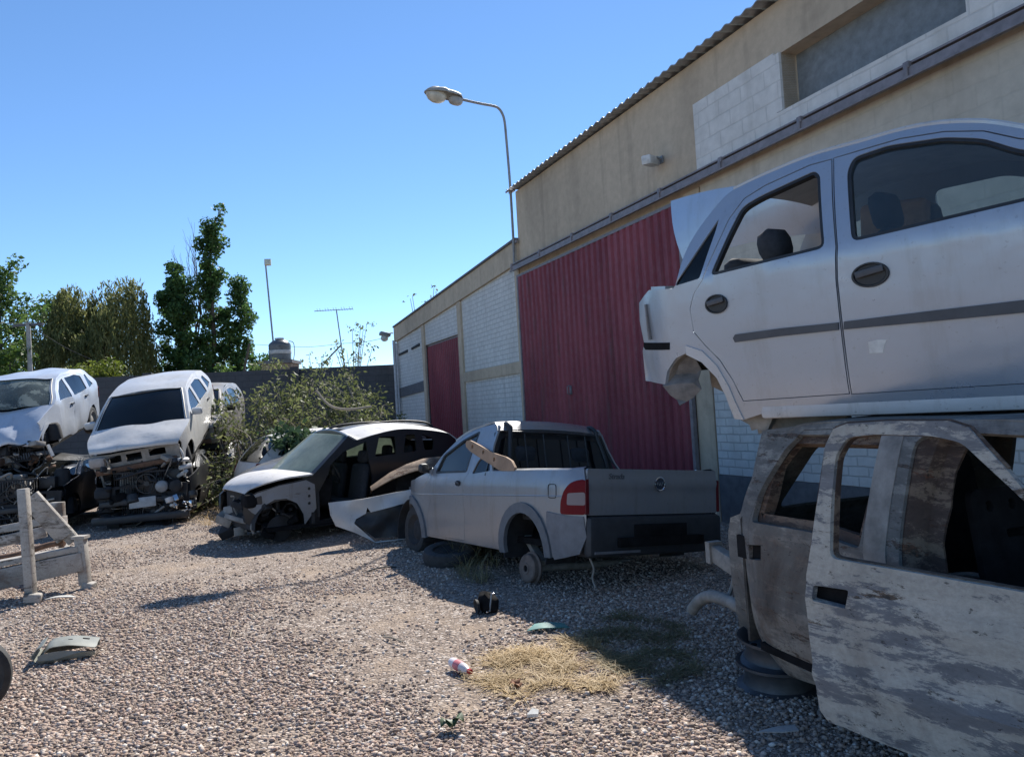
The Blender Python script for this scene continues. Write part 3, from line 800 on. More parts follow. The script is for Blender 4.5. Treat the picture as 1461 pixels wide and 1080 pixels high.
    # torn liner flap hanging in the arch
    lf = T([(118, 880), (150, 830), (185, 812), (190, 900), (205, 935), (175, 965), (150, 985), (125, 950), (110, 915)])
    panel('torn_liner', plain('torn grey liner', (.17, .17, .175), .9, 0, .4), root, lf, lambda x, z: (x, -.66+.25*(x+.3)+.03*math.sin(z*40), z), (), .05, .008)
    # far side
    out2 = [p for p in outline]
    f_r = rounded([(.06, 2.33), (.2, 2.58), (.55, 2.67), (.58, 2.33)], .05); f_f = rounded([(.72, 2.33), (.73, 2.68), (1.1, 2.68), (1.45, 2.55), (1.78, 2.36)], .05)
    panel('far_side', P_SILVERBLUE, root, outline, far, [f_r, f_f, rounded([(-.17, 2.31), (-.02, 2.31), (.06, 2.5)], .02)], .09, .03, flip=True)
    # top: roof, glassless screen openings, bonnet, scuttle
    roofp = [p for p in curve(top[4:], 5)] + [(1.5, 2.625)]
    rf = sheet('roof', P_SILVERBLUE, root, across(roofp, f0, .045, .0, 8), .012)
    sheet('headlining', M_LINER, rf, across([(x, z-.045) for x, z in roofp], f0, .03, 0, 6, .04), .006)
    for s_ in (-1, 1):
        b = MB(); b.tube([(x, s_*(f0(x, z)-.045), z+.016) for x, z in roofp[::2]], .011, 6); b.build('gutter_strip', P_WHITE_OLD, rf)
    for s_ in (-1, 1):
        b = MB(); pts = curve([(1.5, 2.615), (1.8, 2.45), (2.1, 2.285)], 4)
        b.grid([[(x, s_*(f0(x, z)-.0), z), (x+.02, s_*(f0(x, z)-.08), z+.02)] for x, z in pts]); b.build('pillar', P_SILVERBLUE, root)
    sheet('bonnet', P_SILVERBLUE, root, across(curve([(2.1, 2.285), (2.6, 2.195), (2.98, 2.065), (3.12, 1.95)], 4), f0, .03, .1, 6), .015)
    sheet('front_panel', P_SILVERBLUE, root, across([(3.14, 1.92), (3.18, 1.75), (3.12, 1.6)], f0, 0, .12, 6), .02)
    # tail panel, load floor, floor pan, underside rails
    sheet('tail_panel', P_WHITE_OLD, root, across([(-.43, 2.262), (-.5, 2.2), (-.508, 2.1), (-.49, 1.97), (-.5, 1.9), (-.49, 1.746)], f0, 0, -.06, 6), .03)
    sheet('light_recess', P_PRIMER, root, [[(-.50+.012*j, -f0(-.4, 2.2)+.03+.06*j, 2.19-.03*i) for j in range(4)] for i in range(8)], .01)
    panel('slot', M_SOOT, body, T([(44, 772), (130, 772), (130, 796), (44, 796)]), lambda x, z: (x, -f0(x, z)-.003, z), (), .05, .004)
    sheet('parcel_sill', P_SILVERBLUE, root, across([(-.43, 2.264), (-.31, 2.25)], f0, .0, 0, 4), .02)
    b = MB(); b.box((1.25, 0, 1.56), (2.2, 1.42, .03)); b.box((-.2, 0, 1.78), (.6, 1.0, .03)); b.build('floor_pan', M_DARK, root)
    for s_ in (-1, 1):
        b = MB(); b.box((1.1, s_*.69, 1.535), (1.9, .09, .09), None, .02); b.build('sill', P_WHITE_OLD, root)
    # suspension leg and bracket showing below the rear arch
    b = MB(); b.bar((-.02, -.52, 1.78), (.06, -.52, 1.42), .09, .12); b.bar((.0, -.6, 1.52), (.14, -.6, 1.44), .05, .1); b.bar((.02, -.5, 1.42), (.5, -.45, 1.47), .08, .07)
    b.lathe([(.0, 0), (.03, 0), (.03, .03), (0, .03)], Matrix.Translation((.03, -.61, 1.52)) @ Matrix.Rotation(R(90), 4, 'X'), 12); b.build('suspension_bracket', M_DUSTSTEEL, root)
    # tailgate hanging twisted from the far hinge, up behind the roof end
    iv = M.inverted()
    A_, B_ = iv @ at(957, 287, 6.25), iv @ at(977, 378, 6.05)
    C_, D_ = Vector((.30, .30, 2.80)), Vector((.22, .45, 2.52))
    rows = []
    for i in range(9):
        u = i/8; row = []
        for j in range(7):
            v = j/6; p = A_.lerp(C_, u).lerp(B_.lerp(D_, u), v)
            row.append(p + Vector((-.02, -.05, .05))*math.sin(math.pi*u)*1.0 + Vector((-.02, -.02, .0))*math.sin(math.pi*v))
        rows.append(row)
    gate = sheet('tailgate', P_SILVERBLUE, root, rows, .025)
    b = MB(); b.tube([C_, Vector((.2, .5, 2.76))], .02, 8); b.build('hinge', M_DUSTSTEEL, gate)
    # inside
    seat(root, .28, -.3, 1.74, head=False); seat(root, .28, .36, 1.74, M_BROWNSEAT, head=False)
    seat(root, 1.12, -.36, 1.74, M_CLOTH); seat(root, 1.12, .36, 1.74, M_CLOTH)
    pad('headrest', M_CLOTH, root, (.235, -.52, 2.40), (.15, .23, .19), Euler((0, R(-8), 0)), .07)
    b = MB()
    b.tube([(.235, -.56, 2.2), (.235, -.55, 2.36)], .008, 6); b.build('headrest_post', M_CHROME, root)
    pad('cardboard', M_BROWNSEAT, root, (.62, .25, 2.42), (.34, .34, .34), Euler((0, R(4), R(8))), .03)
    b = MB(); b.box((1.85, 0, 2.2), (.4, 1.36, .2), Euler((0, R(10), 0)), .06); b.build('dashboard', M_BLACKP, root)
    steering(root, 1.62, .36, 2.27)
    for y in (-.45, .45): 
        b = MB(); b.bar((1.02, y, 1.7), (1.0, y, 2.2), .03, .01); b.build('seat_belt', M_BLACKP, root)
    for s_ in (-1, 1):
        b = MB(); b.grid([[(.60+.09*j, s_*(f0(.65, z)-.03), z) for j in (0, 1)] for z in (1.6, 2.0, 2.3, 2.5, 2.72)]); b.build('centre_pillar', M_LINER, root)
    return root
hatch_on_top()

# ------------------------------------------------------------------ burnt pickup cab
def burnt_cab():
    W = .84; belt = .96
    M0 = frame(1.18, 4.1, 0, 162); M = M0 @ Matrix.Translation((0, W, 0))
    f0 = side_fn(W, -.15, 3.9, belt, .20, .30, .7, .09, .15, .45, .10)
    root = thing('burnt_pickup', 'burnt out pickup cab, flaking and rusty, under the silver blue hatchback', 'pickup', M)
    near = lambda x, z: (x, -f0(x, z), z); far = lambda x, z: (x, f0(x, z), z)
    T = Trace(M, lambda x, z: -f0(x, z), (900, 560), 2.0766)
    rear = T([(545, 865), (380, 780), (340, 740), (320, 680), (310, 620), (300, 560), (288, 420), (295, 370), (325, 350), (360, 250), (390, 112)])
    roofe = [(.34, 1.462), (.7, 1.485), (1.2, 1.49), (1.62, 1.47), (1.86, 1.40)]
    fr = [(2.15, 1.18), (2.42, .98), (3.1, .93), (3.7, .86), (3.86, .76), (3.88, .5), (3.8, .35), (3.52, .33)]
    outline = rear + roofe + fr + arc(3.1, .36, .4, 5, 175, 12) + [(2.66, .27), (1.2, .20), (.55, .21)]
    wh_o = T([(462, 122), (405, 200), (380, 300), (356, 384), (530, 413)]) + [(.80, .955), (.88, 1.2), (.90, 1.43)] 
    rdoor_ap = [(.03, .272), (-.01, .32), (-.03, .6), (.03, .95), (.13, 1.15), (.25, 1.34), (.36, 1.44), (.92, 1.455), (.98, 1.40), (.97, .235), (.5, .25)]
    fdoor_ap = rounded([(1.06, .31), (1.05, 1.40), (1.12, 1.445), (1.6, 1.43), (1.85, 1.34), (2.05, 1.14), (2.12, .95), (2.1, .31)], .05)
    # rear door is part of what faces us: skin with window
    rwin = rounded(T([(462, 125), (404, 200), (380, 300), (357, 383), (530, 413)]) + [(.84, .945), (.88, 1.2), (.90, 1.425)], .03)
    hrec = T([(332, 447), (385, 452), (385, 497), (332, 487)])
    body = panel('cab', M_BURNT, root, outline, near, [grow(rdoor_ap, .003), fdoor_ap], .06, .03)
    rd = panel('rear_door', M_BURNT, root, rdoor_ap, lambda x, z: (x, -f0(x, z) - .012*math.exp(-((z-.53)/.035)**2) + .02*max(0, (.5-z))*1.0, z), [rwin, hrec], .05, .03)
    b = MB(); b.box((hrec[0][0]+.08, -f0(.1, .8)+.05, .81), (.22, .02, .12)); b.build('handle_recess', M_SOOT, rd)
    ring = panel('aperture', M_BURNTRUST, rd, grow(rwin, .004), lambda x, z: (x, -f0(x, z)+.035, z), [grow(rwin, -.045)], .05, .06)
    # centre pillar seen through the front door: grey skin and rusty inner flange
    pil = [(.97, .28), (.99, 1.44), (1.13, 1.45), (1.09, 1.2), (1.08, .9), (1.10, .28)]
    panel('centre_pillar', M_DUSTSTEEL, root, [(.86, .3), (.87, 1.45), (.99, 1.45), (.985, .3)], lambda x, z: (x, -f0(x, z)-.004, z), (), .08, .02)
    rows = []
    for z in [.3 + .07*i for i in range(17)]:
        y = f0(1.05, z); wv = .012*math.sin(z*23)
        rows.append([(1.0, -y+.0, z), (1.03, -y+.02+wv*.3, z), (1.06, -y+.015, z), (1.09+.05*max(0, z-1.2)*3, -y+.05+wv*.4, z), (1.10+.05*max(0, z-1.2)*4, -y+.10, z), (1.16+.05*max(0, z-1.2)*4, -y+.12+wv, z)])
    sheet('pillar_flange', M_BURNTRUST, root, rows, .015)
    # roof and screens (no glass left)
    rp = curve([(.25, 1.42), (.34, 1.462), (.7, 1.485), (1.2, 1.49), (1.62, 1.47), (1.86, 1.40)], 4)
    sheet('roof', M_BURNT, root, across(rp, f0, .03, 0, 8, 0, lambda p: p + Vector((0, 0, -.05*math.exp(-((p.x-1.0)**2+(p.y+.1)**2)/.35)))), .015)
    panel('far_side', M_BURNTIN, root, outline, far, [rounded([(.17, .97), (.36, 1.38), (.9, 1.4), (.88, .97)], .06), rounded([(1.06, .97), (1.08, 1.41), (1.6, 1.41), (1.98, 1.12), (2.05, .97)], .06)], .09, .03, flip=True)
    # cab back with rear window hole
    hy = lambda u, z: (.06 + .30*max(0, z-.95)*1.1 - .15 if False else (-.09 + (.42*(z-.95)/.5 if z > .95 else 0)), u, z)
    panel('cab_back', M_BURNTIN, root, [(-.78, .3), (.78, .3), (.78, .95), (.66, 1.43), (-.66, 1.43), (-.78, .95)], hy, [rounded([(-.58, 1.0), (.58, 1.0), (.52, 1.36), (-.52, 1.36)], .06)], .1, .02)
    sheet('bonnet', M_BURNT, root, across(curve([(2.42, .98), (3.1, .935), (3.7, .865), (3.84, .78)], 4), f0, .04, .05, 6), .02)
    sheet('front_panel', M_BURNT, root, across([(3.86, .76), (3.88, .5), (3.8, .35)], f0, 0, .08, 6), .02)
    for s_ in (-1, 1):
        b = MB(); pts = curve([(1.8, 1.43), (2.12, 1.2), (2.42, .98)], 4)
        b.grid([[(x, s_*f0(x, z), z), (x+.02, s_*(f0(x, z)-.09), z+.01)] for x, z in pts]); b.build('pillar', M_BURNT, root)
    b = MB(); b.box((1.3, 0, .3), (2.6, 1.56, .04)); b.box((2.25, 0, .75), (.14, 1.5, .34)); b.build('floor_pan', M_SOOT, root)
    for s_ in (1, -1):
        b = MB(); b.box((1.85, s_*.74, .27), (1.5, .12, .10), None, .02); b.build('sill', M_BURNT, root)
    # bare steel seat backs with three holes
    def steel_seat(x, y, z, w):
        hl = [arc(dx, 1.17+z-.62, .022, 0, 330, 8) for dx in (-w*.55, 0, w*.5)] + [rounded([(-.06, 1.04+z-.62), (.05, 1.04+z-.62), (.05, 1.075+z-.62), (-.06, 1.075+z-.62)], .015)]
        o = rounded([(-w, .62+z-.62), (w, .62+z-.62), (w*.95, 1.24+z-.62), (-w*.95, 1.24+z-.62)], .05)
        s = panel('seat_back', M_SOOT, root, o, lambda u, v: (x-.15*(v-.62), y+u, v), hl, .07, .03)
        b = MB(); b.box((x+.24, y, z-.1), (.5, 2*w, .06), None, .02)
        b.tube(curve([(x+.02, y-w, z), (x+.3, y-w*1.02, z+.06), (x+.52, y-w, z-.02)], 4), .014, 8); b.tube([(x+.52, y-w, z-.02), (x+.52, y+w, z-.02)], .014, 8); b.build('seat_frame', M_DUSTSTEEL, s)
    steel_seat(.32, .30, .62, .22); steel_seat(1.28, .34, .64, .24); steel_seat(1.25, -.36, .58, .22)
    b = MB(); b.tube(curve([(1.5, -.6, .72), (1.9, -.5, .8), (2.3, -.2, .8)], 5), .02, 8); b.build('dash_tube', M_DUSTSTEEL, root)
    # ladder frame and exhaust left where the bed was
    for s_ in (-1, 1):
        b = MB(); b.bar((-.1, s_*.42, .50), (-.55, s_*.42, .50), .07, .13, .01); b.bar((-.53, s_*.42, .50), (-.98, s_*.42, .60), .07, .11, .01)
        b.box((-.97, s_*.42, .60), (.05, .10, .14)); b.build('frame_rail', M_DUSTSTEEL, root)
    b = MB(); b.bar((-.60, -.42, .55), (-.60, .42, .55), .08, .06, .01); b.build('cross_member', M_DUSTSTEEL, root)
    b = MB(); b.tube(curve([(.1, -.5, .34), (-.4, -.52, .335), (-.8, -.52, .35), (-.98, -.53, .30), (-1.10, -.54, .20)], 5), .04, 12); b.build('exhaust_pipe', M_DUSTSTEEL, root)
    b = MB(); b.tube(curve([(-.72, -.44, .50), (-.74, -.45, .42), (-.72, -.5, .36)], 4), .013, 6); b.build('hanger', M_DUSTSTEEL, root)
    clutter('burnt_scrap', root, ((-.5, .2), (-.5, .4), (.12, .4)), 14, 5, [M_DARK], .05, .2)
    # front door, swung ajar on its hinges
    MD = M0 @ Matrix.Translation((0, W, 0))
    return root, M0
burnt, BM0 = burnt_cab()
def burnt_front_door(parent):
    MD = frame(1.236, 3.0, 0, 149)
    T = Trace(MD, lambda x, z: .10*max(0, z-.97)**1.3 + .05*max(0, (.62-z))**2*4, (900, 560), 2.0766)
    yf = T.yf
    bend = lambda x, z: (x, yf(x, z) - .018*math.exp(-((z-.50-.03*x)/.03)**2) - .010*math.exp(-((z-.80)/.02)**2) + .006*noise.noise(Vector((x*5, z*5, 1))), z)
    left = T([(600, 108), (575, 160), (555, 300), (535, 440), (520, 540), (520, 640), (530, 730), (545, 830), (560, 940), (585, 975)])
    out = left + T([(640, 995), (700, 1020)]) + [(.5, .285), (.9, .28), (1.02, .30), (1.06, .6), (1.04, .95), (.92, 1.09), (.76, 1.22)] + T([(1165, 292), (1110, 225), (1050, 160), (1000, 103), (940, 84), (760, 84), (640, 92)])
    out[-1] = (out[-1][0], out[-1][1])
    win = rounded(T([(590, 490), (590, 440), (595, 300), (605, 190), (640, 133), (720, 124), (890, 128), (980, 148), (1165, 322)]) + [(.82, 1.12), (.93, .95)] + T([(1165, 592)]), .03)
    hr = rounded(T([(540, 570), (645, 585), (640, 640), (540, 615)]), .01, 2)
    d = panel('front_door', M_BURNTDOOR, parent, out, bend, [win, hr], .045, .03, label='burnt front door flaking white and grey, swung ajar')
    inv = burnt.matrix_world.inverted() @ MD
    d.matrix_local = inv
    a = panel('aperture', M_BURNTRUST, d, grow(win, .004), lambda x, z: (x, yf(x, z)+.02, z), [grow(win, -.004)], .05, .03)
    b = MB(); b.box((hr[0][0]+.07, .05, .82), (.2, .02, .13)); b.build('handle_recess', M_SOOT, d)
    edge_ = MB()
    for seg in (left[:8], T([(600, 108), (640, 94), (760, 87), (940, 87), (1000, 106), (1050, 163), (1110, 228)])):
        edge_.tube([(x, yf(x, z)+.018, z) for x, z in dens(seg, .05, False)], .011, 5)
    edge_.build('folded_edge', M_BURNTRUST, d)
    inner = [(.0, .34), (-.1, .6), (-.05, .93), (.95, .93), (1.0, .34)]
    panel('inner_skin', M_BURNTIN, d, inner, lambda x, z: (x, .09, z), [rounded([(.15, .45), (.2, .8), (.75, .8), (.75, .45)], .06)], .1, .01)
burnt_front_door(burnt)
# ------------------------------------------------------------------ lettering helper
def text(name, body, size, mat, parent, M, label=None, shear=0.0):
    c = bpy.data.curves.new(name, 'FONT'); c.body = body; c.size = size; c.extrude = .002; c.align_x = 'CENTER'; c.align_y = 'CENTER'; c.shear = shear
    o = bpy.data.objects.new(name, c); COL.objects.link(o); c.materials.append(mat); o.parent = parent; o.matrix_local = M
    bpy.context.view_layer.update()
    me = bpy.data.meshes.new_from_object(o.evaluated_get(bpy.context.evaluated_depsgraph_get()))
    m2 = bpy.data.objects.new(name, me); COL.objects.link(m2); m2.parent = parent; m2.matrix_local = M
    bpy.data.objects.remove(o); m2.name = name
    return m2
# ------------------------------------------------------------------ silver pickup
P_HOODBROWN = paint('weathered brown bonnet paint', (.20, .15, .11), .2, .4, (.34, .26, .18), .5)
M_FLARE = plain('grey plastic flare', (.115, .125, .14), .6, 0, .2)
M_BUMPER = plain('dull grey bumper', (.15, .155, .17), .6, 0, .2)
M_BUMPDK = plain('black bumper face', (.028, .03, .034), .6, 0, .3)
M_WOOD = plain('weathered board', (.34, .22, .14), .8, 0, .25, 6)
def pickup():
    W = .885
    M0 = frame(.11, 6.9, 0, -33, 2.6, 6.0); M = M0 @ Matrix.Translation((0, -W, 0))
    base = side_fn(W, -.60, 3.25, .95, .24, .24, .8, .085, .34, .4, .03)
    f0 = base
    root = thing('pickup', 'silver single cab pickup missing its rear tyre parked along the tall maroon door', 'pickup', M)
    near = lambda x, z: (x, f0(x, z), z); far = lambda x, z: (x, -f0(x, z), z)
    T = Trace(M, f0, (540, 560), 2.7056)
    bed = [(-.57, 1.075)] + T([(740, 298), (600, 299), (440, 302)])
    cabr = T([(436, 260), (444, 205), (462, 150), (468, 126)])
    roof = T([(448, 121), (400, 134), (350, 154), (300, 189), (250, 239), (216, 286)])
    hood = T([(190, 308), (140, 335), (92, 368)])
    nose = [(3.1, .70), (3.18, .55), (3.16, .38), (3.05, .33)]
    fa = arc(2.72, .38, .345, 0, 180, 14)
    sill = [(2.30, .335), (1.3, .315), (.68, .30)]
    ra = arc(.25, .36, .345, 0, 180, 14)
    rear = [(-.19, .30), (-.38, .33), (-.54, .37), (-.60, .5), (-.605, .95)]
    sl = lambda x: sill
    outline = bed + cabr + roof + hood + nose + fa + sill + ra + rear
    dwin = rounded(T([(222, 309), (254, 243), (330, 184), (392, 151), (340, 304)]), .03)
    door = T([(203, 322), (214, 296), (250, 245), (300, 195), (350, 160), (398, 140), (350, 306), (322, 350)]) + [(1.36, .60), (1.40, .345), (2.22, .355), (2.24, .55), (2.12, .80)]
    qwin = rounded(T([(360, 314), (386, 262), (430, 222), (431, 302)]), .03)
    body = panel('body', P_SILVER, root, outline, near, [grow(door, .004), qwin], .07, .02, flip=True)
    dd = panel('door', P_SILVER, root, door, near, [dwin], .07, .025, flip=True)
    panel('window', G_CLEAR, dd, dwin, lambda x, z: (x, f0(x, z)-.015, z), (), .2, .004, flip=True)
    panel('window_seal', M_BLACKP, dd, grow(dwin, .01), lambda x, z: (x, f0(x, z)+.003, z), [grow(dwin, -.012)], .06, .02, flip=True)
    panel('quarter_window', G_TINT, body, grow(qwin, .003), lambda x, z: (x, f0(x, z)-.012, z), (), .2, .004, flip=True)
    h = T([(318, 350)])[0]
    handle_cup(dd, (h[0]+.06, f0(*h), h[1]), .05, .03, 1)
    # body crease and a dent behind the door
    b = MB(); pts = [(x, f0(x, .835)+.001, .835 - .01*x) for x in [-.45+.1*i for i in range(36)] ]
    b.tube([(x, y-.004, z) for x, y, z in pts], .008, 6); b.build('crease', P_SILVER, body)
    ff_ = rounded([(-.30, .82), (-.18, .82), (-.18, .94), (-.30, .94)], .03)
    b = MB(); b.tube([(x, f0(x, z)+.002, z) for x, z in dens(ff_ + ff_[:1], .03, False)], .003, 4); b.build('fuel_flap_gap', M_SOOT, body)
    # plastic flares, sill trim and bumper ends
    for nm, cx, cz in (('front', 2.72, .38), ('rear', .25, .36)):
        o = arc(cx, cz-.02, .43, -8, 186, 16, 1.0); i = arc(cx, cz-.02, .335, 188, -10, 16)
        panel('wheel_flare', M_FLARE, root, o + i, lambda x, z: (x, f0(x, z)+.022, z), (), .05, .04, flip=True)
    be = [(-.16, .70), (-.3, .685), (-.45, .675), (-.59, .67), (-.605, .5), (-.54, .355), (-.38, .315), (-.22, .285), (-.19, .45), (-.15, .6)]
    panel('bumper_end', M_BUMPER, root, be, lambda x, z: (x, f0(x, z)+.014, z), (), .06, .03, flip=True)
    # lamps
    lp = [(-.37, .685), (-.38, .79), (-.42, .88), (-.48, .945), (-.54, .975), (-.612, .985), (-.612, .685)]
    cl = [(-.455, .765), (-.465, .865), (-.612, .875), (-.612, .765)]
    for s_ in (1, -1):
        l = panel('tail_lamp', M_RED, root, rounded(lp, .03), lambda x, z: (x, s_*(f0(x, z)+.016), z), (), .04, .03, flip=s_ > 0)
        panel('reversing_lens', M_CLEAR, l, rounded(cl, .02), lambda x, z: (x, s_*(f0(x, z)+.019), z), (), .04, .004, flip=s_ > 0)
        # return onto the rear face
        b = [(s_*(f0(-.60, .8)-.022), .69), (s_*(f0(-.60, .8)+.012), .69), (s_*(f0(-.60, .8)+.012), .98), (s_*(f0(-.60, .8)-.018), .985)]
        panel('lamp_return', M_DARKRED, l, b, lambda u, v: (-.614, u, v), (), .04, .012, flip=s_ < 0)
    # far side, tailgate, rear face
    panel('far_side', P_SILVER, root, outline, far, [grow(dwin, .0), rounded([(.65, 1.02), (.7, 1.3), (1.0, 1.34), (1.2, 1.03)], .04) if False else qwin], .1, .02)
    yw = f0(-.60, .85)-.02
    rg = lambda u, v: (-.608 - .012*(1-(u/yw)**2) - .012*math.exp(-((v-.945)/.02)**2), u, v)
    tg = panel('tailgate', P_SILVER, root, rounded([(-yw, .68), (yw, .68), (yw, 1.075), (-yw, 1.075)], .02), rg, (), .05, .03, flip=True)
    b = MB(); b.lathe([(.048, 0), (.062, .004), (.066, .012), (.058, .016), (.05, .010)], Matrix.Translation((-.626, -.03, .945)) @ Matrix.Rotation(R(-90), 4, 'Y'), 28); bd = b.build('badge', M_CHROME, tg)
    b = MB(); b.lathe([(.0, .008), (.05, .008), (.05, .0)], Matrix.Translation((-.626, -.03, .945)) @ Matrix.Rotation(R(-90), 4, 'Y'), 24); b.build('badge_disc', plain('badge disc', (.03, .04, .06), .3), bd)
    RX = Matrix(((0, 0, -1), (-1, 0, 0), (0, 1, 0))).to_4x4()
    text('badge_letters', 'FIAT', .042, M_CHROME, bd, Matrix.Translation((-.6365, -.03, .945)) @ RX)
    text('lettering', 'Strada', .07, plain('dark lettering', (.10, .105, .115), .5), tg, Matrix.Translation((-.6240, .47, 1.01)) @ RX, shear=.2)
    bmp = MB(); bmp.box((-.60, 0, .50), (.12, 1.58, .34), None, .04); bp = bmp.build('rear_bumper', M_BUMPDK, root)
    b = MB(); b.box((-.67, 0, .52), (.02, .62, .16), None, .005); b.build('plate_recess', M_SOOT, bp)
    b = MB(); b.box((-.665, .5, .37), (.015, .5, .02)); b.build('bumper_slot', M_BUMPER, bp)
    b = MB(); b.box((-.48, 0, .37), (.2, 1.5, .1), None, .03); b.build('bumper_step', M_BUMPDK, bp)
    # bed
    b = MB(); b.box((-.07, 0, .62), (.98, 1.5, .03)); b.box((-.57, 0, .86), (.03, 1.46, .40)); b.box((.42, 0, .84), (.03, 1.5, .46))
    b.box((-.07, .72, .84), (.98, .03, .42)); b.box((-.07, -.72, .84), (.98, .03, .42)); b.build('bed', M_DARK, root)
    for s_ in (1, -1):
        b = MB(); b.grid([[(x, s_*(f0(x, 1.05)-.0), z), (x, s_*(f0(x, 1.05)-.04), z+.018), (x, s_*(f0(x, 1.05)-.10), z+.012)] for x, z in bed]); rl = b.build('bed_rail', P_SILVER, root)
        for x in (-.4, -.1, .2):
            b = MB(); b.lathe([(0, .03), (.014, .026), (.016, 0)], Matrix.Translation((x, s_*.73, 1.06)), 10); b.build('tie_stud', M_CHROME, rl)
    # cab back: dark glass with a guard of upright bars
    xb0, xb1 = cabr[0][0], cabr[-1][0]
    bk = lambda u, v: (xb0 + (xb1-xb0)*(v-1.0)/.48 - .02*(u/.7)**2*-1, u, v)
    wb = f0(xb0, 1.02); wt = f0(xb1, 1.46)
    cb = panel('cab_back', P_BLACK, root, [(-wb, .6), (wb, .6), (wb, 1.03), (wt, 1.47), (-wt, 1.47), (-wb, 1.03)], bk, [rounded([(-wb+.08, 1.04), (wb-.08, 1.04), (wt-.07, 1.42), (-wt+.07, 1.42)], .06)], .09, .02, flip=True)
    panel('rear_window', M_BLACKGLASS, cb, rounded([(-wb+.07, 1.03), (wb-.07, 1.03), (wt-.06, 1.43), (-wt+.06, 1.43)], .06), lambda u, v: Vector(bk(u, v))+Vector((.006, 0, 0)), (), .2, .004, flip=True)
    b = MB()
    for s_ in (1, -1):
        b.tube(curve([(xb0-.06, s_*.66, 1.03), (xb0-.05, s_*.63, 1.2), (xb1-.07, s_*.58, 1.44), (xb1-.05, s_*.565, 1.52), (xb1+.02, s_*.56, 1.565), (xb1+.10, s_*.55, 1.555), (xb1+.15, s_*.55, 1.49)], 5), .024, 10)
    b.tube([(xb1-.06, .58, 1.47), (xb1-.07, 0, 1.485), (xb1-.06, -.58, 1.47)], .016, 8); b.tube([(xb0-.05, .64, 1.06), (xb0-.05, -.64, 1.06)], .012, 8)
    for y in (-.40, -.16, .16, .40): b.tube([(xb0-.05, y, 1.06), (xb1-.065, y, 1.48)], .008, 6)
    for y in (-.42, 0, .42): b.bar((xb1-.07, y, 1.475), (xb1+.10, y, 1.505), .03, .02)
    b.build('roll_bar', M_BLACKP, root)
    # roof, windscreen, bonnet, front
    rp = curve([(xb1-.01, 1.47)] + roof[:4], 4)
    rf = sheet('roof', P_SILVER, root, across(rp, f0, .035, 0, 6), .02)
    ws = curve(roof[3:], 4)
    sheet('windscreen', G_CLEAR, root, across(ws, f0, .03, .10, 6, .03), .005)
    for s_ in (1, -1):
        b = MB(); b.grid([[(x, s_*f0(x, z), z), (x+.01, s_*(f0(x, z)-.05), z+.006)] for x, z in ws]); b.build('pillar', P_SILVER, root)
    hp = curve([(roof[-1][0]+.02, roof[-1][1]-.02), (2.3, .90), (2.75, .80), (3.1, .72)], 4)
    sheet('bonnet', P_SILVER, root, across(hp, f0, .05, .10, 6), .015)
    sheet('front_panel', M_BUMPER, root, across([(3.1, .70), (3.18, .55), (3.16, .38)], f0, 0, .12, 6), .02)
    # wheels: front tyre on, rear brake drum bare
    for s_ in (1, -1):
        arch_liner(root, .25, .36, .36, s_*(W-.03), s_*(W-.36), -20, 200); arch_liner(root, 2.72, .38, .36, s_*(W-.03), s_*(W-.36), -20, 200)
        wheel(root, 2.72, s_*(W-.16), .385, .285, .17, s_, rim=M_DARK)
    b = MB(); b.lathe([(.15, -.02), (.155, 0), (.135, .012), (.132, .05), (.12, .062), (.055, .064), (.05, .072), (.032, .072), (.03, .05), (0, .05)], Matrix.Translation((.33, W-.17, .155)) @ Matrix.Rotation(R(-90), 4, 'X'), 28)
    dr = b.build('brake_drum', plain('rusty drum', (.17, .13, .11), .8, .2, .35, 12), root)
    b = MB(); b.lathe([(0, .065), (.028, .065)], Matrix.Translation((.33, W-.17, .155)) @ Matrix.Rotation(R(-90), 4, 'X'), 16); b.build('hub_hole', M_SOOT, dr)
    b = MB(); b.tube([(.33, W-.2, .15), (.33, -W+.2, .15)], .035, 10); b.bar((.28, W-.26, .2), (.6, W-.3, .42), .07, .05); b.tube([(.2, W-.3, .2), (.16, W-.34, .62)], .03, 10); b.build('rear_axle', M_DUSTSTEEL, root)
    b = MB(); b.box((1.4, 0, .40), (2.6, 1.4, .06)); b.box((-.2, 0, .45), (1.0, 1.0, .08)); b.build('underbody', M_SOOT, root)
    b = MB(); b.tube(curve([(-.42, .62, .32), (-.46, .60, .22), (-.44, .6, .14), (-.47, .59, .06)], 4), .010, 6); b.build('hanging_strap', M_DUSTSTEEL, root)
    # inside
    seat(root, 1.36, .36, .50); seat(root, 1.36, -.36, .50)
    b = MB(); b.box((1.78, 0, .88), (.34, 1.3, .18), Euler((0, R(12), 0)), .05); b.build('dashboard', M_BLACKP, root)
    steering(root, 1.55, .36, .94)
    mr = MB(); mp = T([(197, 292)])[0]; mr.box((mp[0], f0(*mp)+.075, mp[1]+.0), (.09, .13, .11), Euler((0, 0, R(15))), .04); mr.bar((mp[0], f0(*mp)-.0, mp[1]-.04), (mp[0], f0(*mp)+.06, mp[1]-.02), .05, .04); mr.build('mirror', M_BLACKP, root)
    # the board leaning on the bed rail
    T2 = Trace(M, lambda x, z: f0(.3, 1.05)+.004 - .10*(z-1.05), (540, 560), 2.7056)
    bp_ = T2([(336, 196), (341, 186), (352, 184), (372, 194), (440, 232), (490, 248), (512, 262), (525, 288), (524, 302), (470, 302), (448, 288), (400, 258), (352, 226), (338, 210)])
    holes = [arc(*T2([q])[0], .022, 0, 324, 9) for q in ((362, 209), (404, 230), (446, 258))]
    bd2 = panel('wooden_board', M_WOOD, None, bp_, lambda x, z: M @ Vector((x, T2.yf(x, z), z)), holes, .06, .028, flip=True)
    tag(bd2, 'pale brown board with rounded ends propped against the silver pickup cab', 'board')
    return root
pickup()

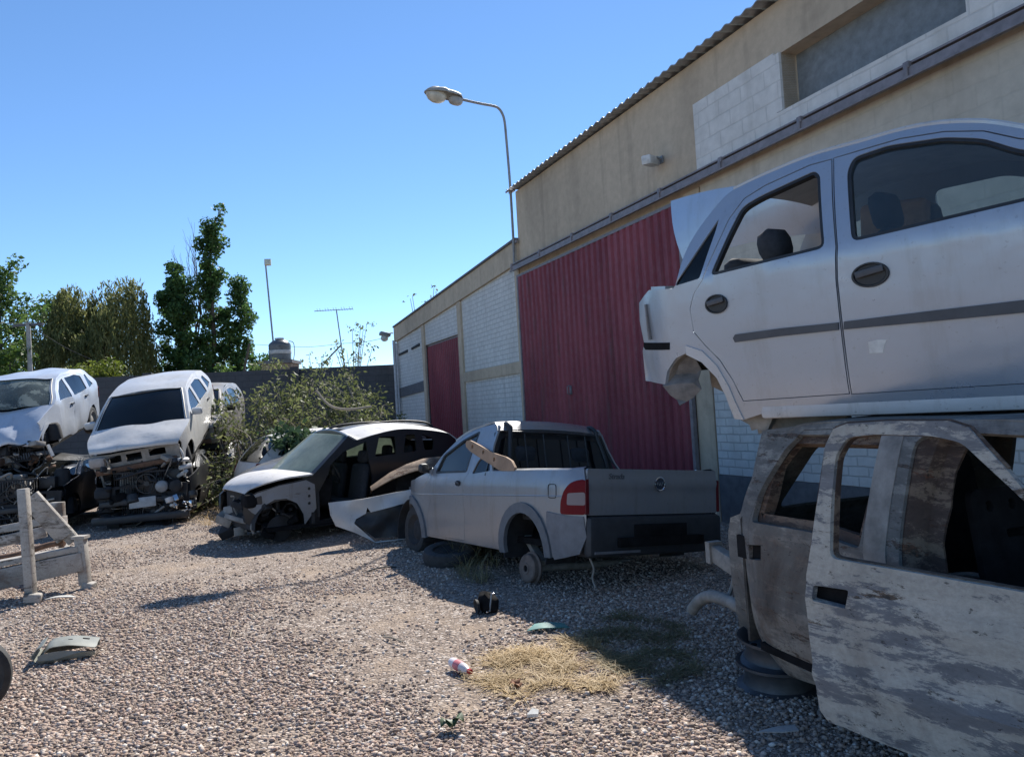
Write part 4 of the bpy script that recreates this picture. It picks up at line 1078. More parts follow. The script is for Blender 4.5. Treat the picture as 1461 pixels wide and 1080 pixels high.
# ------------------------------------------------------------------ stripped people carrier
def carrier():
    W = .82
    M = frame(-3.25, 10.2, 0, 232) @ Matrix.Translation((0, -W, 0))
    f0 = side_fn(W, -3.2, .40, .98, .22, .4, .75, .12, .36, .35, .03)
    root = thing('people_carrier', 'white roofed black people carrier stripped of its doors, wings and front bumper', 'car', M)
    near = lambda x, z: (x, f0(x, z), z); far = lambda x, z: (x, -f0(x, z), z)
    T = Trace(M, f0, (290, 500), 3.6)
    A = T([(560, 645), (640, 556), (748, 436), (790, 458)])
    roofe = T([(860, 436), (1000, 404), (1130, 406), (1255, 424)])
    rear = [(-3.02, 1.18), (-3.17, .95), (-3.2, .6), (-3.13, .25)]
    bot = [(-2.82, .22)] + arc(-2.4, .22, .36, 0, 180, 12)[::-1] + [(-2.0, .16), (-.62, .16), (-.60, .30)]
    fr = [(-.45, .62), (-.2, .74), (.1, .745), (.42, .70), (.60, .60), (.62, .35)]
    archf = arc(-.14, .22, .36, 8, 168, 12)
    outline = A[:2] + A[2:3] + A[3:] + roofe + rear + bot[:-1] + [(-.52, .16)] + archf[::-1] + [(.27, .30), (.31, .45), (.29, .64), (.15, .72), (-.1, .79), (-.45, .84)]
    w1 = rounded(T([(662, 578), (720, 520), (838, 470), (842, 560)]), .02)
    fd = T([(640, 640), (655, 585), (720, 520), (838, 468), (850, 560)]) + [(-1.46, .80), (-1.48, .26), (-.66, .24), (-.62, .6)]
    w2 = rounded(T([(882, 545), (903, 443), (985, 440), (992, 530)]), .03)
    w3 = rounded(T([(1028, 526), (1040, 432), (1088, 430), (1095, 516)]), .03)
    w4 = rounded(T([(1120, 430), (1160, 440), (1185, 455), (1180, 508), (1138, 512)]), .03)
    body = panel('body', P_BLACK, root, outline, near, [fd, w2, w3, w4], .08, .03, flip=True)
    # bare inner wing in front of the door opening
    iw = [(.27, .63), (.16, .70), (-.1, .78), (-.46, .82), (-.58, .75), (-.60, .42), (-.44, .22), (-.42, .36), (-.33, .52), (-.18, .60), (-.04, .60), (.10, .52), (.18, .42), (.22, .45), (.26, .5)]
    rec = [rounded([(.10, .55), (.11, .67), (.23, .63), (.23, .55)], .02)] + [arc(-.5, z, .022, 0, 320, 8) for z in (.5, .6, .7)]
    panel('inner_wing', P_PRIMER, root, iw, lambda x, z: (x, f0(x, z)+.012, z), rec, .06, .02, flip=True)
    b = MB(); b.box((.18, .52, .6), (.24, .24, .18), None, .03); b.build('lamp_recess', M_SOOT, root)
    fwn = [rounded(q_, .03) for q_ in ([(-.84, .985), (-1.24, 1.25), (-1.60, 1.30), (-1.58, .985)], [(-1.66, .985), (-1.68, 1.31), (-2.16, 1.31), (-2.14, .985)], [(-2.22, .985), (-2.24, 1.30), (-2.66, 1.26), (-2.76, 1.0)])]
    for q_ in fwn: panel('far_window', G_DUST, root, grow(q_, .004), lambda x, z: (x, -f0(x, z)+.012, z), (), .3, .004)
    panel('far_side', P_BLACK, root, outline, far, fwn, .1, .03)
    # white top pieces
    bn = curve([(.25, .69), (.19, .755), (.03, .83), (-.2, .88), (-.58, .895)], 4)
    sheet('bonnet', P_WHITE_OLD, root, across(bn, lambda x, z: f0(x, z)-.01 - (.13*max(0, (x+.12)/.36)**2), .06, .12, 7), .02)
    rp = curve([(A[2][0]+.02, A[2][1]+.005)] + [A[3]] + roofe + [(-3.02, 1.20)], 4)
    sheet('roof', P_WHITE_OLD, root, across(rp, lambda x, z: f0(x, z)+.004, .10, 0, 7), .02)
    wsp = curve([(-.56, .885), A[1], A[2]], 4)
    sheet('windscreen', G_DUST, root, across(wsp, f0, .05, .20, 7, .05), .006)
    for s_ in (1, -1):
        b = MB(); b.grid([[(x, s_*f0(x, z), z), (x+.02, s_*(f0(x, z)-.07), z+.006)] for x, z in wsp]); b.build('pillar', P_BLACK, root)
    b = MB(); b.box((-.58, 0, .86), (.22, 1.4, .05), None, .015); b.tube(curve([(-.5, .6, .91), (-.58, .2, .935), (-.62, -.2, .94)], 4), .012, 6); b.tube(curve([(-.5, 0, .93), (-.58, -.4, .935), (-.62, -.62, .93)], 4), .012, 6); b.build('scuttle', M_DUSTSTEEL, root)
    sheet('rear_door', P_BLACK, root, across(curve([(-3.02, 1.20), (-3.17, .95), (-3.2, .6), (-3.13, .25)], 3), f0, .0, -.08, 6), .02)
    b = MB(); b.box((-1.45, 0, .2), (3.0, 1.5, .05)); b.box((-.75, 0, .62), (.3, 1.4, .4), Euler((0, R(-8), 0)), .06); b.build('floor_pan', M_SOOT, root)
    b = MB(); b.box((.18, 0, .45), (.06, .9, .5)); b.box((.21, 0, .34), (.05, 1.0, .10), None, .02); b.build('radiator_panel', M_DARK, root)
    clutter('engine_piece', root, ((-.15, .26), (-.6, .6), (.15, .62)), 36, 4, [M_DARK, M_DUSTSTEEL], .05, .18)
    seat(root, -1.2, .38, .30); seat(root, -1.2, -.38, .30); seat(root, -2.0, .3, .32); seat(root, -2.0, -.35, .32)
    steering(root, -1.05, .38, .86)
    for s_ in (1, -1):
        arch_liner(root, -.14, .22, .37, s_*(W-.1), s_*(W-.42)); 
        wheel(root, -3.05, s_*(W-.13), .27, .27, .17, s_)
    b = MB(); b.lathe([(.0, -.03), (.17, -.03), (.175, .0), (.12, .012), (.06, .03), (0, .03)], Matrix.Translation((-.14, .62, .19)) @ Matrix.Rotation(R(-90), 4, 'X'), 24); b.tube([(-.14, .58, .2), (-.16, .5, .62)], .035, 10); b.bar((-.14, .6, .16), (-.2, .1, .2), .07, .05); b.build('front_hub', M_DARK, root)
    b = MB(); b.box((-.14, .36, .42), (.7, .04, .5)); b.build('inner_arch', M_SOOT, root)
    clutter('suspension_piece', root, ((-.42, .1), (.42, .7), (.12, .5)), 16, 77, [M_DARK, M_SOOT], .05, .16)
    b = MB(); b.bar((-.55, .78, .22), (-.56, .78, .72), .03, .05); b.bar((-.63, .79, .3), (-.63, .79, .7), .04, .03); b.build('hinge_post', M_DARK, root)
    return root
carrier()
def loose_bumper():
    g0 = gnd(540, 775); M = Matrix.Translation((0, 0, 0))
    a = R(62); d = Vector((math.sin(a), math.cos(a), 0)); n = Vector((d.y, -d.x, 0))
    def uv(x, y):
        r_ = ray(290 + x/3.6, 500 + y/3.6); o = Vector((0, 0, EYE)); t = (g0 - o).dot(n)/r_.dot(n); p = o + r_*t
        return ((p-g0).dot(d), max(.012, p.z))
    mp = lambda u, v: g0 + d*u + n*(-.10*v + .05*math.sin(u*2.6) + .05*noise.noise(Vector((u*4, v*6, 2)))) + Vector((0, 0, v))
    o = [uv(*p) for p in [(655, 785), (720, 778), (820, 765), (1005, 728), (1100, 705), (1110, 770), (1005, 792), (868, 833), (850, 808), (845, 840), (792, 868), (780, 890), (885, 982), (1035, 962), (1110, 955), (1110, 975), (890, 998), (790, 940), (690, 905), (662, 850)]]
    root = thing('loose_bumper', 'torn white bumper cover standing on the gravel beside the people carrier', 'bumper')
    root.location = g0; inv = Matrix.Translation(-g0)
    panel('skin', P_WHITE, root, o, lambda u, v: inv @ mp(u, v), (), .05, .012)
    gr = [uv(*p) for p in [(782, 885), (845, 838), (1005, 785), (1105, 765), (1105, 945), (888, 966)]]
    panel('grille', M_BLACKP, root, gr, lambda u, v: inv @ (mp(u, v) - n*.02), (), .06, .01)
loose_bumper()

def loose_sheet():
    # curved brown body panel lying between the people carrier and the pickup
    top = [(528, 694), (542, 684), (556, 674), (580, 662), (604, 654), (624, 651), (640, 652)]
    low = [(530, 700), (545, 691), (560, 683), (584, 674), (607, 668), (626, 668), (641, 670)]
    o = at(585, 665, 10.4)
    rows = [[at(*q, 10.4) - o for q in low], [at(*q, 10.48)*.5 + at(*r_, 10.48)*.5 - o for q, r_ in zip(low, top)], [at(*q, 10.62) - o for q in top],
            [at(*q, 10.9) - o + Vector((0, 0, -.02)) for q in top], [at(*q, 11.3) - o + Vector((0, 0, -.12)) for q in top]]
    root = thing('loose_bonnet', 'curved rusty brown bonnet panel between the people carrier and the silver pickup', 'bonnet', Matrix.Translation(o))
    sheet('skin', rusty('brown bonnet', (.30, .22, .15), (.10, .065, .045), (.2, .10, .05), (.04, .03, .025), white=.42), root, rows, .012)
    b = MB(); b.bar(Vector(rows[2][1])+Vector((0, .1, -.04)), Vector(rows[2][5])+Vector((0, .1, -.05)), .06, .03); b.box((.1, .35, -.42), (.7, .3, .75), None, .05); b.build('support', M_SOOT, root)
loose_sheet()
# ------------------------------------------------------------------ whole-car shell used for the wrecks (x = 0 at the nose, running back to -3.85)
def shell(root, col, ws=None, fas=None, bar=None, side=None, wreck=True, crush=0.0, seed=1, rear_col=None, cut_doors=True, lamp=None, rails=False, wheels=True, mirrors=True, W=.82, tilt_hood=0.0, dent=.012, front=True, hoodn=.03):
    f0 = side_fn(W, -3.86, 0, .95, .26, .4, .8, .12, .22, .45, .05)
    q = Vector((seed*7.3, seed*3.1, 0))
    def warp(p):
        z = p[2]
        if crush and z > .85: z = .85 + (z-.85)*(1-crush*(.8+.4*noise.noise(Vector((p[0]*1.3, p[1]*1.5, 0))+q)))
        n = noise.noise_vector(Vector((p[0]*2.2, p[1]*2.2, p[2]*2.2))+q)*dent
        return Vector((p[0]+n.x, p[1]+n.y, z+n.z))
    mk = lambda s_: (lambda x, z: warp((x, s_*f0(x, z), z)))
    ws = ws or G_DARK
    noseb = [(-.42, .30), (-.38, .55), (-.36, .70), (-.30, .775)] if wreck else [(-.18, .24), (-.10, .45), (-.10, .62), (-.16, .70)]
    topf = [(-.55, .86), (-.95, .955)]
    ap = [(-1.35, 1.19), (-1.72, 1.36)]
    rf = [(-2.1, 1.41), (-2.6, 1.42), (-3.1, 1.38), (-3.35, 1.33)]
    rr = [(-3.63, 1.06), (-3.74, .93), (-3.83, .74), (-3.85, .44), (-3.76, .25)]
    outline = noseb + topf + ap + rf + rr + [(-3.5, .24)] + arc(-3.15, .28, .33, 175, 5, 10) + [(-2.78, .22), (-1.10, .22)] + arc(-.72, .28, .34, 175, 40 if wreck else 5, 10)
    fd = [(-1.12, .96), (-1.36, 1.165), (-1.74, 1.335), (-2.02, 1.36), (-2.03, .9), (-2.0, .27), (-1.14, .27)]
    rd = [(-2.06, .9), (-2.05, 1.36), (-2.6, 1.365), (-2.95, 1.28), (-3.0, .95), (-2.92, .66), (-2.78, .5), (-2.72, .27), (-2.04, .27)]
    w1 = rounded([(-1.25, .98), (-1.42, 1.14), (-1.76, 1.29), (-1.98, 1.315), (-1.98, .965)], .03)
    w2 = rounded([(-2.11, .965), (-2.1, 1.315), (-2.56, 1.32), (-2.84, 1.25), (-2.9, .97)], .04)
    qw = rounded([(-3.07, .98), (-3.03, 1.24), (-3.2, 1.26), (-3.42, 1.04)], .03)
    ff = lambda r_: r_
    for s_ in (1, -1):
        m = mk(s_)
        b = panel('side_body', side or col, root, outline, m, [grow(fd, .004), grow(rd, .004), qw], .12, .02, flip=s_ > 0)
        for nm, dp, wn in (('front_door', fd, w1), ('rear_door', rd, w2)):
            d = panel(nm, side or col, root, dp, m, [wn], .12, .025, flip=s_ > 0)
            panel('window', G_TINT if nm == 'rear_door' else G_CLEAR, d, wn, lambda x, z, s_=s_: warp((x, s_*(f0(x, z)-.012), z)), (), .3, .004, flip=s_ > 0)
            xh = -1.93 if nm == 'front_door' else -2.78
            h = MB(); c = warp((xh, s_*(f0(xh, .84)+.012), .84)); h.box(c, (.17, .03, .035), None, .01); h.build('handle', M_BLACKP, d)
        panel('quarter_light', G_TINT, b, qw, lambda x, z, s_=s_: warp((x, s_*(f0(x, z)-.01), z)), (), .2, .004, flip=s_ > 0)
        if mirrors:
            h = MB(); c = warp((-1.22, s_*(f0(-1.2, .98)+.10), 1.0)); h.box(c, (.10, .19, .13), Euler((0, 0, R(-12*s_))), .04); h.bar(c, warp((-1.22, s_*(f0(-1.2, .96)), .95)), .05, .03); h.build('mirror', col if mirrors == 'col' else M_BLACKP, root)
        arch_liner(root, -3.15, .28, .35, s_*(W-.06), s_*(W-.34)); arch_liner(root, -.72, .28, .36, s_*(W-.1), s_*(W-.34))
        if wheels: wheel(root, -3.15, s_*(W-.12), .29, .28, .17, s_)
        l = panel('tail_lamp', M_RED, root, rounded([(-3.62, .70), (-3.64, .90), (-3.78, .92), (-3.86, .70)], .02), lambda x, z, s_=s_: warp((x, s_*(f0(x, z)+.012), z)), (), .05, .02, flip=s_ > 0)
        pil = MB(); pts = curve([topf[-1]] + ap, 3); pil.grid([[warp((x, s_*f0(x, z), z)), warp((x+.02, s_*(f0(x, z)-.08), z+.012))] for x, z in pts]); pil.build('pillar', col, root)
    hood = curve([(-.26, .70), (-.29, .765), (-.55, .86), (-.95, .955)], 4) if wreck else curve([(-.12, .70), (-.3, .79), (-.6, .875), (-.95, .955)], 4)
    def hw(p):
        t = max(0, (p.x+.95)/.7); k = 1+tilt_hood*0
        n = noise.noise(Vector((p.x*3.1, p.y*2.4, 0))+q)*hoodn*(1 if wreck else .2)*(.3+t)
        if hoodn > .05: n += abs(noise.noise(Vector((p.x*5.3, p.y*3.4, 2))+q))*.07*t
        return warp(p + Vector((0, 0, n + tilt_hood*t*.12)))
    if not fas: sheet('bonnet', col, root, across(hood, f0, .055, .12, 8, 0, hw), .02)
    else: clutter('torn_engine_bay', root, ((-.95, -.12), (-.72, .74), (.45, 1.2)), 30, seed+2, [M_DARK, M_BLACKP, M_SOOT, M_DUSTSTEEL], .04, .15); engine_bay(root, -.30, -.05, .72, 1.3, seed)
    roofr = curve([ap[-1]] + rf, 4)
    r_ = sheet('roof', col, root, across(roofr, f0, .05, 0, 8, 0, lambda p: warp(p + Vector((0, 0, -.03*math.exp(-((p.x+2.3)**2+(p.y-.2)**2)/.12) if wreck else 0)))), .02)
    if rails:
        for s_ in (1, -1):
            h = MB(); pts = curve([(-1.8, 1.39), (-2.0, 1.46), (-2.6, 1.485), (-3.1, 1.44), (-3.28, 1.36)], 4)
            h.tube([(x, s_*(f0(x, z)-.05), z) for x, z in pts], .02, 8); h.build('roof_rail', M_BLACKP, r_)
    sheet('windscreen', ws, root, across(curve([topf[-1]] + ap, 4), f0, .04, .16, 8, .05, warp), .006)
    sl = MB()
    for s_ in (1, -1):
        sl.tube([warp(Vector((x, s_*(f0(x, z)-.06), z+.012))) for x, z in curve([topf[-1]] + ap, 4)], .012, 5)
    sl.tube([warp(Vector((ap[-1][0]+.16*(1-(j/8)**2)+.01, (f0(*ap[-1])-.06)*j/8, ap[-1][1]+.04*(1-(j/8)**2)+.008))) for j in range(-8, 9)], .012, 5)
    sl.build('screen_seal', M_BLACKP, root)
    for y0, y1 in ((.55, .02), (.02, -.5)):
        wp = MB(); pts = [warp(Vector((-.97-.16*f, y0+(y1-y0)*f, 1.02+.10*f))) for f in (0, .33, .66, 1)]
        wp.tube(pts, .008, 5); wp.build('wiper', M_BLACKP, root)
    sheet('rear_window', G_TINT, root, across(curve([rf[-1], rr[0], rr[1]], 3), f0, .02, -.10, 6, .06, warp), .006)
    sheet('tailgate', rear_col or col, root, across(curve([rr[1], rr[2], rr[3], rr[4]], 3), f0, .0, -.10, 6, 0, warp), .02)
    b = MB(); b.box((-2.1, 0, .24), (3.2, 1.5, .05)); b.box((-1.15, 0, .75 if not crush else .62), (.3, 1.4, .26), None, .06); b.build('floor_pan', M_SOOT, root)
    for x, y in ((-1.9, .38), (-1.9, -.38), (-2.8, .34), (-2.8, -.34)):
        if crush < .3: seat(root, x, y, .40)
    if not crush: steering(root, -1.45, .38, .93)
    if wreck and front:
        b = MB()
        rp = random.Random(seed)
        panel('grille_panel', fas or M_DUSTSTEEL, root, [(-.70, .47), (.70, .47), (.72, .71), (-.72, .71)], lambda u, v: warp((-.26+.02*math.sin(u*9), u, v + .02*math.sin(u*5))),
              [rounded(h_, .015) for h_ in ([(-.42, .55), (-.24, .55), (-.24, .67), (-.42, .67)], [(-.16, .53), (.10, .53), (.10, .66), (-.16, .66)], [(.22, .55), (.48, .55), (.48, .67), (.22, .67)])], .08, .02)
        b.box((-.22, 0, .44), (.09, 1.30, .09), Euler((R(2), 0, R(3))), .015); b.build('crash_bar', bar or M_RUST, root)
        b = MB(); b.box((-.2, -.60, .60), (.12, .26, .18), Euler((0, R(-10), 0)), .05); b.build('headlamp', plain('dull lamp shell', (.36, .32, .29), .5) if not fas else M_DARK, root)
        clutter('engine_piece', root, ((-.6, -.18), (-.68, .72), (.05, .50)), 34, seed, [M_DARK, M_DUSTSTEEL if not fas else M_BLACKP, M_BLACKP], .05, .2)
        engine_bay(root, -.24, .05, .24, 1.2, seed+5)
    elif not wreck:
        sheet('front_bumper', col, root, across([(-.16, .70), (-.10, .62), (-.10, .45), (-.18, .24)], f0, 0, .10, 7, 0, warp), .02)
    return f0

def place(px, py, depth, local, az, pitch, roll):
    p = at(px, py, depth); Rm = frame(0, 0, 0, az, pitch, roll)
    return Matrix.Translation(p) @ Rm @ Matrix.Translation(-Vector(local))
# upper white hatchback, nose down on the wreck below it
M = place(192, 641, 13.1, (-.27, 0, .72), 168, 16, 5.5)
wr = thing('hatchback', 'white hatchback with a crumpled nose and smoked windscreen stacked on a dark wreck', 'car', M)
shell(wr, P_WHITE, G_DARK, mirrors='col', seed=3, tilt_hood=.1)
b = MB(); b.tube(curve([(-.3, .70, .62), (-.28, .74, .5), (-.30, .72, .3), (-.26, .70, .1)], 4), .022, 6); b.build('torn_wing_edge', P_WHITE, wr)
b = MB(); b.tube(curve([(-.3, -.62, .44), (-.26, -.60, .2), (-.30, -.63, -.05), (-.28, -.68, -.3)], 4), .02, 6); b.build('torn_strip', M_DUSTSTEEL, wr)
for k, (y, z) in enumerate(((.72, .42), (.76, .3), (.7, .2))):
    b = MB(); b.box((-.25+.05*k, y, z), (.08, .22, .05), Euler((R(20*k-15), R(15), R(30-25*k))), .01); b.build('torn_metal', P_WHITE, wr)
# left car, bonnet buckled, windscreen shattered
M = place(5, 584, 13.6, (-.95, 0, .965), 167, 10, 3.5)
lc = thing('saloon', 'pale silver blue car with shattered windscreen and buckled bonnet stacked at the left edge', 'car', M)
P_PALE = paint('pale silver blue paint', (.50, .55, .63), .2, .35, amount=.15)
shell(lc, P_PALE, G_CRACK, seed=8, tilt_hood=-2.6, hoodn=.11, dent=.04, mirrors=False, front=False)
clutter('engine_piece', lc, ((-.5, -.12), (-.3, .85), (-.25, .45)), 60, 19, [M_DARK, M_BLACKP, M_DARK, M_DUSTSTEEL, M_RUST], .04, .16)
engine_bay(lc, -.34, .1, .32, 1.4, 4)
b = MB(); b.bar((-.3, .83, .35), (-.25, .9, .15), .05, .03); b.build('torn_metal', P_WHITE, lc)
# wrecks at ground level
def lower(px, py, depth, az, lab, seed, mat, roll=0, crush=.55, wd=.82, z=0):
    p = at(px, py, depth); M = frame(p.x, p.y, z, az, 0, roll) @ Matrix.Translation((.25, 0, 0))
    t = thing('crushed_car', lab, 'car', M)
    shell(t, mat, G_DARK, M_DARK, M_BLACKP, seed=seed, crush=crush, mirrors=False, W=wd, dent=.04)  # shade under the stacked cars put into black and dark materials
    return t
lw = lower(205, 748, 13.0, 167, 'dark crushed car with a number plate underneath the white hatchback', 21, P_BLACK)
b = MB(); b.box((-.14, .02, .42), (.015, .42, .17), Euler((R(3), R(-8), 0)), .01); b.build('number_plate', plain('faded number plate', (.36, .36, .35), .5), lw)
b = MB(); b.box((-.10, 0, .17), (.14, 1.5, .13), Euler((R(1), 0, R(1))), .03); b.build('bumper', M_BLACKP, lw)
for y, z in ((.32, .66), (.54, .65)):
    b = MB(); b.lathe([(.0, .02), (.08, .015), (.10, 0), (.10, -.08)], Matrix.Translation((-.16, y, z)) @ Matrix.Rotation(R(90), 4, 'Y'), 18); b.build('headlamp', M_GREYMETAL if y < .4 else M_DARK, lw)
clutter('broken_headlamp', lw, ((-.2, -.02), (.45, .85), (.22, .52)), 18, 31, [P_WHITE, M_CHROME, M_BLACKP], .04, .13)
lower(20, 765, 12.6, 166, 'dark crushed car underneath the pale silver blue car', 23, P_BLACK, crush=.5)
# grey car stacked behind, and the one it stands on
M = place(262, 592, 16.2, (-.95, 0, .96), 170, 8, 2)
gc = thing('hatchback', 'dusty grey hatchback stacked behind the white hatchback', 'car', M)
shell(gc, P_GREY, G_DARK, seed=5)
t = lower(268, 700, 15.6, 170, 'dark crushed car underneath the dusty grey hatchback', 29, P_BLACK, crush=.4)
# white car half buried in the bush, tail towards us
g0 = gnd(352, 735)
M = frame(-5.1, 14.25, 0, 57) @ Matrix.Translation((3.86, 0, 0))
bc = thing('hatchback', 'white hatchback with a red tail lamp half buried in the bush', 'car', M)
shell(bc, P_WHITE_OLD, G_DUST, seed=13, wreck=False)
# dark car with roof rails beyond the people carrier
M = frame(-4.45, 12.45, .04, 231)
dc = thing('hatchback', 'dark car with black roof rails parked behind the people carrier', 'car', M)
shell(dc, P_DKGREY, G_DUST, seed=17, wreck=False, rails=True)
# ------------------------------------------------------------------ plants
def mat_leaf(name, cols, trans=.35, rough=.6):
    m = Mat(name)
    r = m.n('NewGeometry').outputs['Random Per Island']
    k = len(cols)
    c = m.ramp(r, *[(i/(k-1), cols[i]) for i in range(k)])
    big = m.noise(.9, 3)
    c = m.mix(m.ramp(big, (.35, .55), (.65, 0.0)), c, tuple(q*.55 for q in cols[0]))
    p = m.bsdf(col=c, rough=rough, spec=.35)
    t = m.n('BsdfTranslucent', {'Color': c}).outputs[0]
    return m.done(m.n('MixShader', {0: trans, 1: p, 2: t}).outputs[0])
L_POP = mat_leaf('poplar leaf', [(0.045, 0.098, 0.033), (0.083, 0.165, 0.048), (0.128, 0.225, 0.06)], .48)
L_DARK = mat_leaf('dark tree leaf', [(0.045, 0.09, 0.027), (0.098, 0.173, 0.042), (0.15, 0.225, 0.06)], .48)
L_WILLOW = mat_leaf('willow leaf', [(0.12, 0.14, 0.05), (0.20, 0.22, 0.075), (0.29, 0.29, 0.12)], .48)
L_YEL = mat_leaf('yellow green leaf', [(.11, .15, .02), (.17, .21, .03), (.22, .25, .05)], .4)
L_BUSH = mat_leaf('dusty bush leaf', [(.11, .14, .05), (.18, .21, .08), (.27, .28, .13)], .45)
L_VINE = mat_leaf('broad green leaf', [(.045, .09, .04), (.075, .13, .06), (.11, .17, .08)], .3)
M_BARK = plain('bark', (.10, .08, .06), .95, 0, .35, 12, .6)
M_TWIG = plain('dry twig', (.25, .21, .16), .9, 0, .3, 20, .2)
def leaves(name, P, size, mat, parent, asp=.55, up=.3, hang=False, seed=1, var=.35):
    g = np.random.default_rng(seed); n = len(P); P = np.asarray(P)
    s = size*(1 + var*g.standard_normal(n)).clip(.45, 1.9)
    d = g.standard_normal((n, 3))
    if hang: d = d*.35 + np.array([0, 0, -1.0])
    d /= np.linalg.norm(d, axis=1)[:, None]
    u = g.standard_normal((n, 3)); u[:, 2] += up*3
    w = np.cross(d, u); w /= np.linalg.norm(w, axis=1)[:, None]+1e-9
    nrm = np.cross(w, d)
    a = (d*s[:, None]*.5); b = w*(s*asp*.5)[:, None]; c = nrm*(s*.12)[:, None]
    V = np.stack([P-a, P+b+c, P+a, P-b+c], 1).reshape(-1, 3)
    F = np.arange(4*n).reshape(-1, 4)
    return np_mesh(name, V, F, mat, parent)
def cloud(centres, rad, n, seed=1, flat=1.0):
    g = np.random.default_rng(seed); out = []
    for (c, r_) in zip(centres, rad):
        k = max(4, int(n*r_*r_))
        v = g.standard_normal((k, 3)); v /= np.linalg.norm(v, axis=1)[:, None]
        v *= (r_*g.random(k)**.45)[:, None]*np.array([1, 1, flat]); out.append(v + np.array(c))
    return np.concatenate(out)
def base_at(px, depth):
    p = at(px, 600, depth); return p.x, p.y
def limb_tree(name, label, x, y, H, limbs, mat, leaf, nleaf, clump, seed, group=None, trunk_r=.16, first=.2, spread=1.0, shape=None, asp=.6, thick=1.0):
    """trunk, limbs that carry leaf clumps along their outer ends"""
    t = thing(name, label, 'tree', Matrix.Translation((x, y, 0)), group)
    q = random.Random(seed); b = MB()
    lean = Vector((q.uniform(-.05, .05), q.uniform(-.05, .05), 1))
    tp = [lean*H*k/6 + Vector((q.uniform(-.1, .1), q.uniform(-.1, .1), 0))*(k > 0) for k in range(7)]
    b.tube(curve(tp, 3), [trunk_r*(1-.9*i/18)*thick for i in range(19)], 8)
    C = []; Rr = []
    for i in range(limbs):
        u = first + (1-first)*((i+.5)/limbs); p0 = lean*H*u
        a = i*2.399 + q.uniform(-.4, .4); wd = shape(u)*spread*q.uniform(.65, 1.1)
        rise = H*.10*q.uniform(.5, 1.4)
        p1 = p0 + Vector((math.cos(a)*wd, math.sin(a)*wd, rise))
        pm = p0.lerp(p1, .5) + Vector((0, 0, -rise*.15))
        b.tube([p0, pm, p1], [trunk_r*.35*(1-u*.7), trunk_r*.22*(1-u*.7), .012], 5)
        for k in range(4):
            f = .35 + .65*k/3
            c = p0.lerp(p1, f) + Vector((q.gauss(0, .18), q.gauss(0, .18), q.gauss(0, .22)))*clump*1.6
            C.append(c[:]); Rr.append(clump*q.uniform(.55, 1.15))
    b.build('trunk', M_BARK, t)
    P = cloud(C, Rr, nleaf, seed, .95)
    leaves('crown', P, leaf, mat, t, asp, .3, False, seed)
    return t
pop = lambda u: 1.35*math.sin(math.pi*min(1, max(.0, u*.86+.12)))**.8 + .12
x, y = base_at(264, 40)
limb_tree('poplar', 'dark poplar with bare twigs above its crown, left of the taller poplar', x, y, 9.3, 34, L_POP, .19, 520, .50, 3, 'poplars beyond the yard wall', .2, .12, .80, lambda u: 1.5*math.sin(math.pi*min(1, u*.78+.2))**.7)
x, y = base_at(304, 41)
limb_tree('poplar', 'tall dark poplar with a narrow top, right of the shorter poplar', x, y, 12.2, 30, L_POP, .19, 520, .44, 5, 'poplars beyond the yard wall', .22, .10, 1.0, lambda u: (1.0 if u < .6 else .62-.35*(u-.6)))
x, y = base_at(340, 41.5)
limb_tree('poplar', 'slender poplar with gaps in its crown, furthest right of the poplars', x, y, 8.7, 24, L_POP, .19, 420, .50, 6, 'poplars beyond the yard wall', .15, .14, .85, lambda u: 1.25*math.sin(math.pi*min(1, u*.75+.2))**.9)
x, y = base_at(4, 37)
limb_tree('broadleaf_tree', 'tall mid green tree cut by the left edge, nearest the utility pole', x, y, 9.2, 30, L_DARK, .19, 290, .6, 8, 'trees beyond the yard wall', .2, .1, 1.5, lambda u: 1.5*math.sin(math.pi*(u*.75+.2))**.7)
x, y = base_at(88, 44)
limb_tree('broadleaf_tree', 'dark tree with two rounded tops behind the willow', x, y, 8.7, 30, L_DARK, .2, 270, .65, 9, 'trees beyond the yard wall', .2, .15, 2.0, lambda u: 1.4*math.sin(math.pi*(u*.7+.28))**.6)
x, y = base_at(14, 30)
limb_tree('broadleaf_tree', 'low bright green tree at the left edge below the tall tree', x, y, 4.8, 16, mat_leaf('fresh leaf', [(.05, .10, .025), (.09, .16, .03), (.13, .20, .045)], .35), .2, 210, .5, 10, 'trees beyond the yard wall', .12, .15, 1.1, lambda u: 1.1*math.sin(math.pi*(u*.7+.25))**.7)
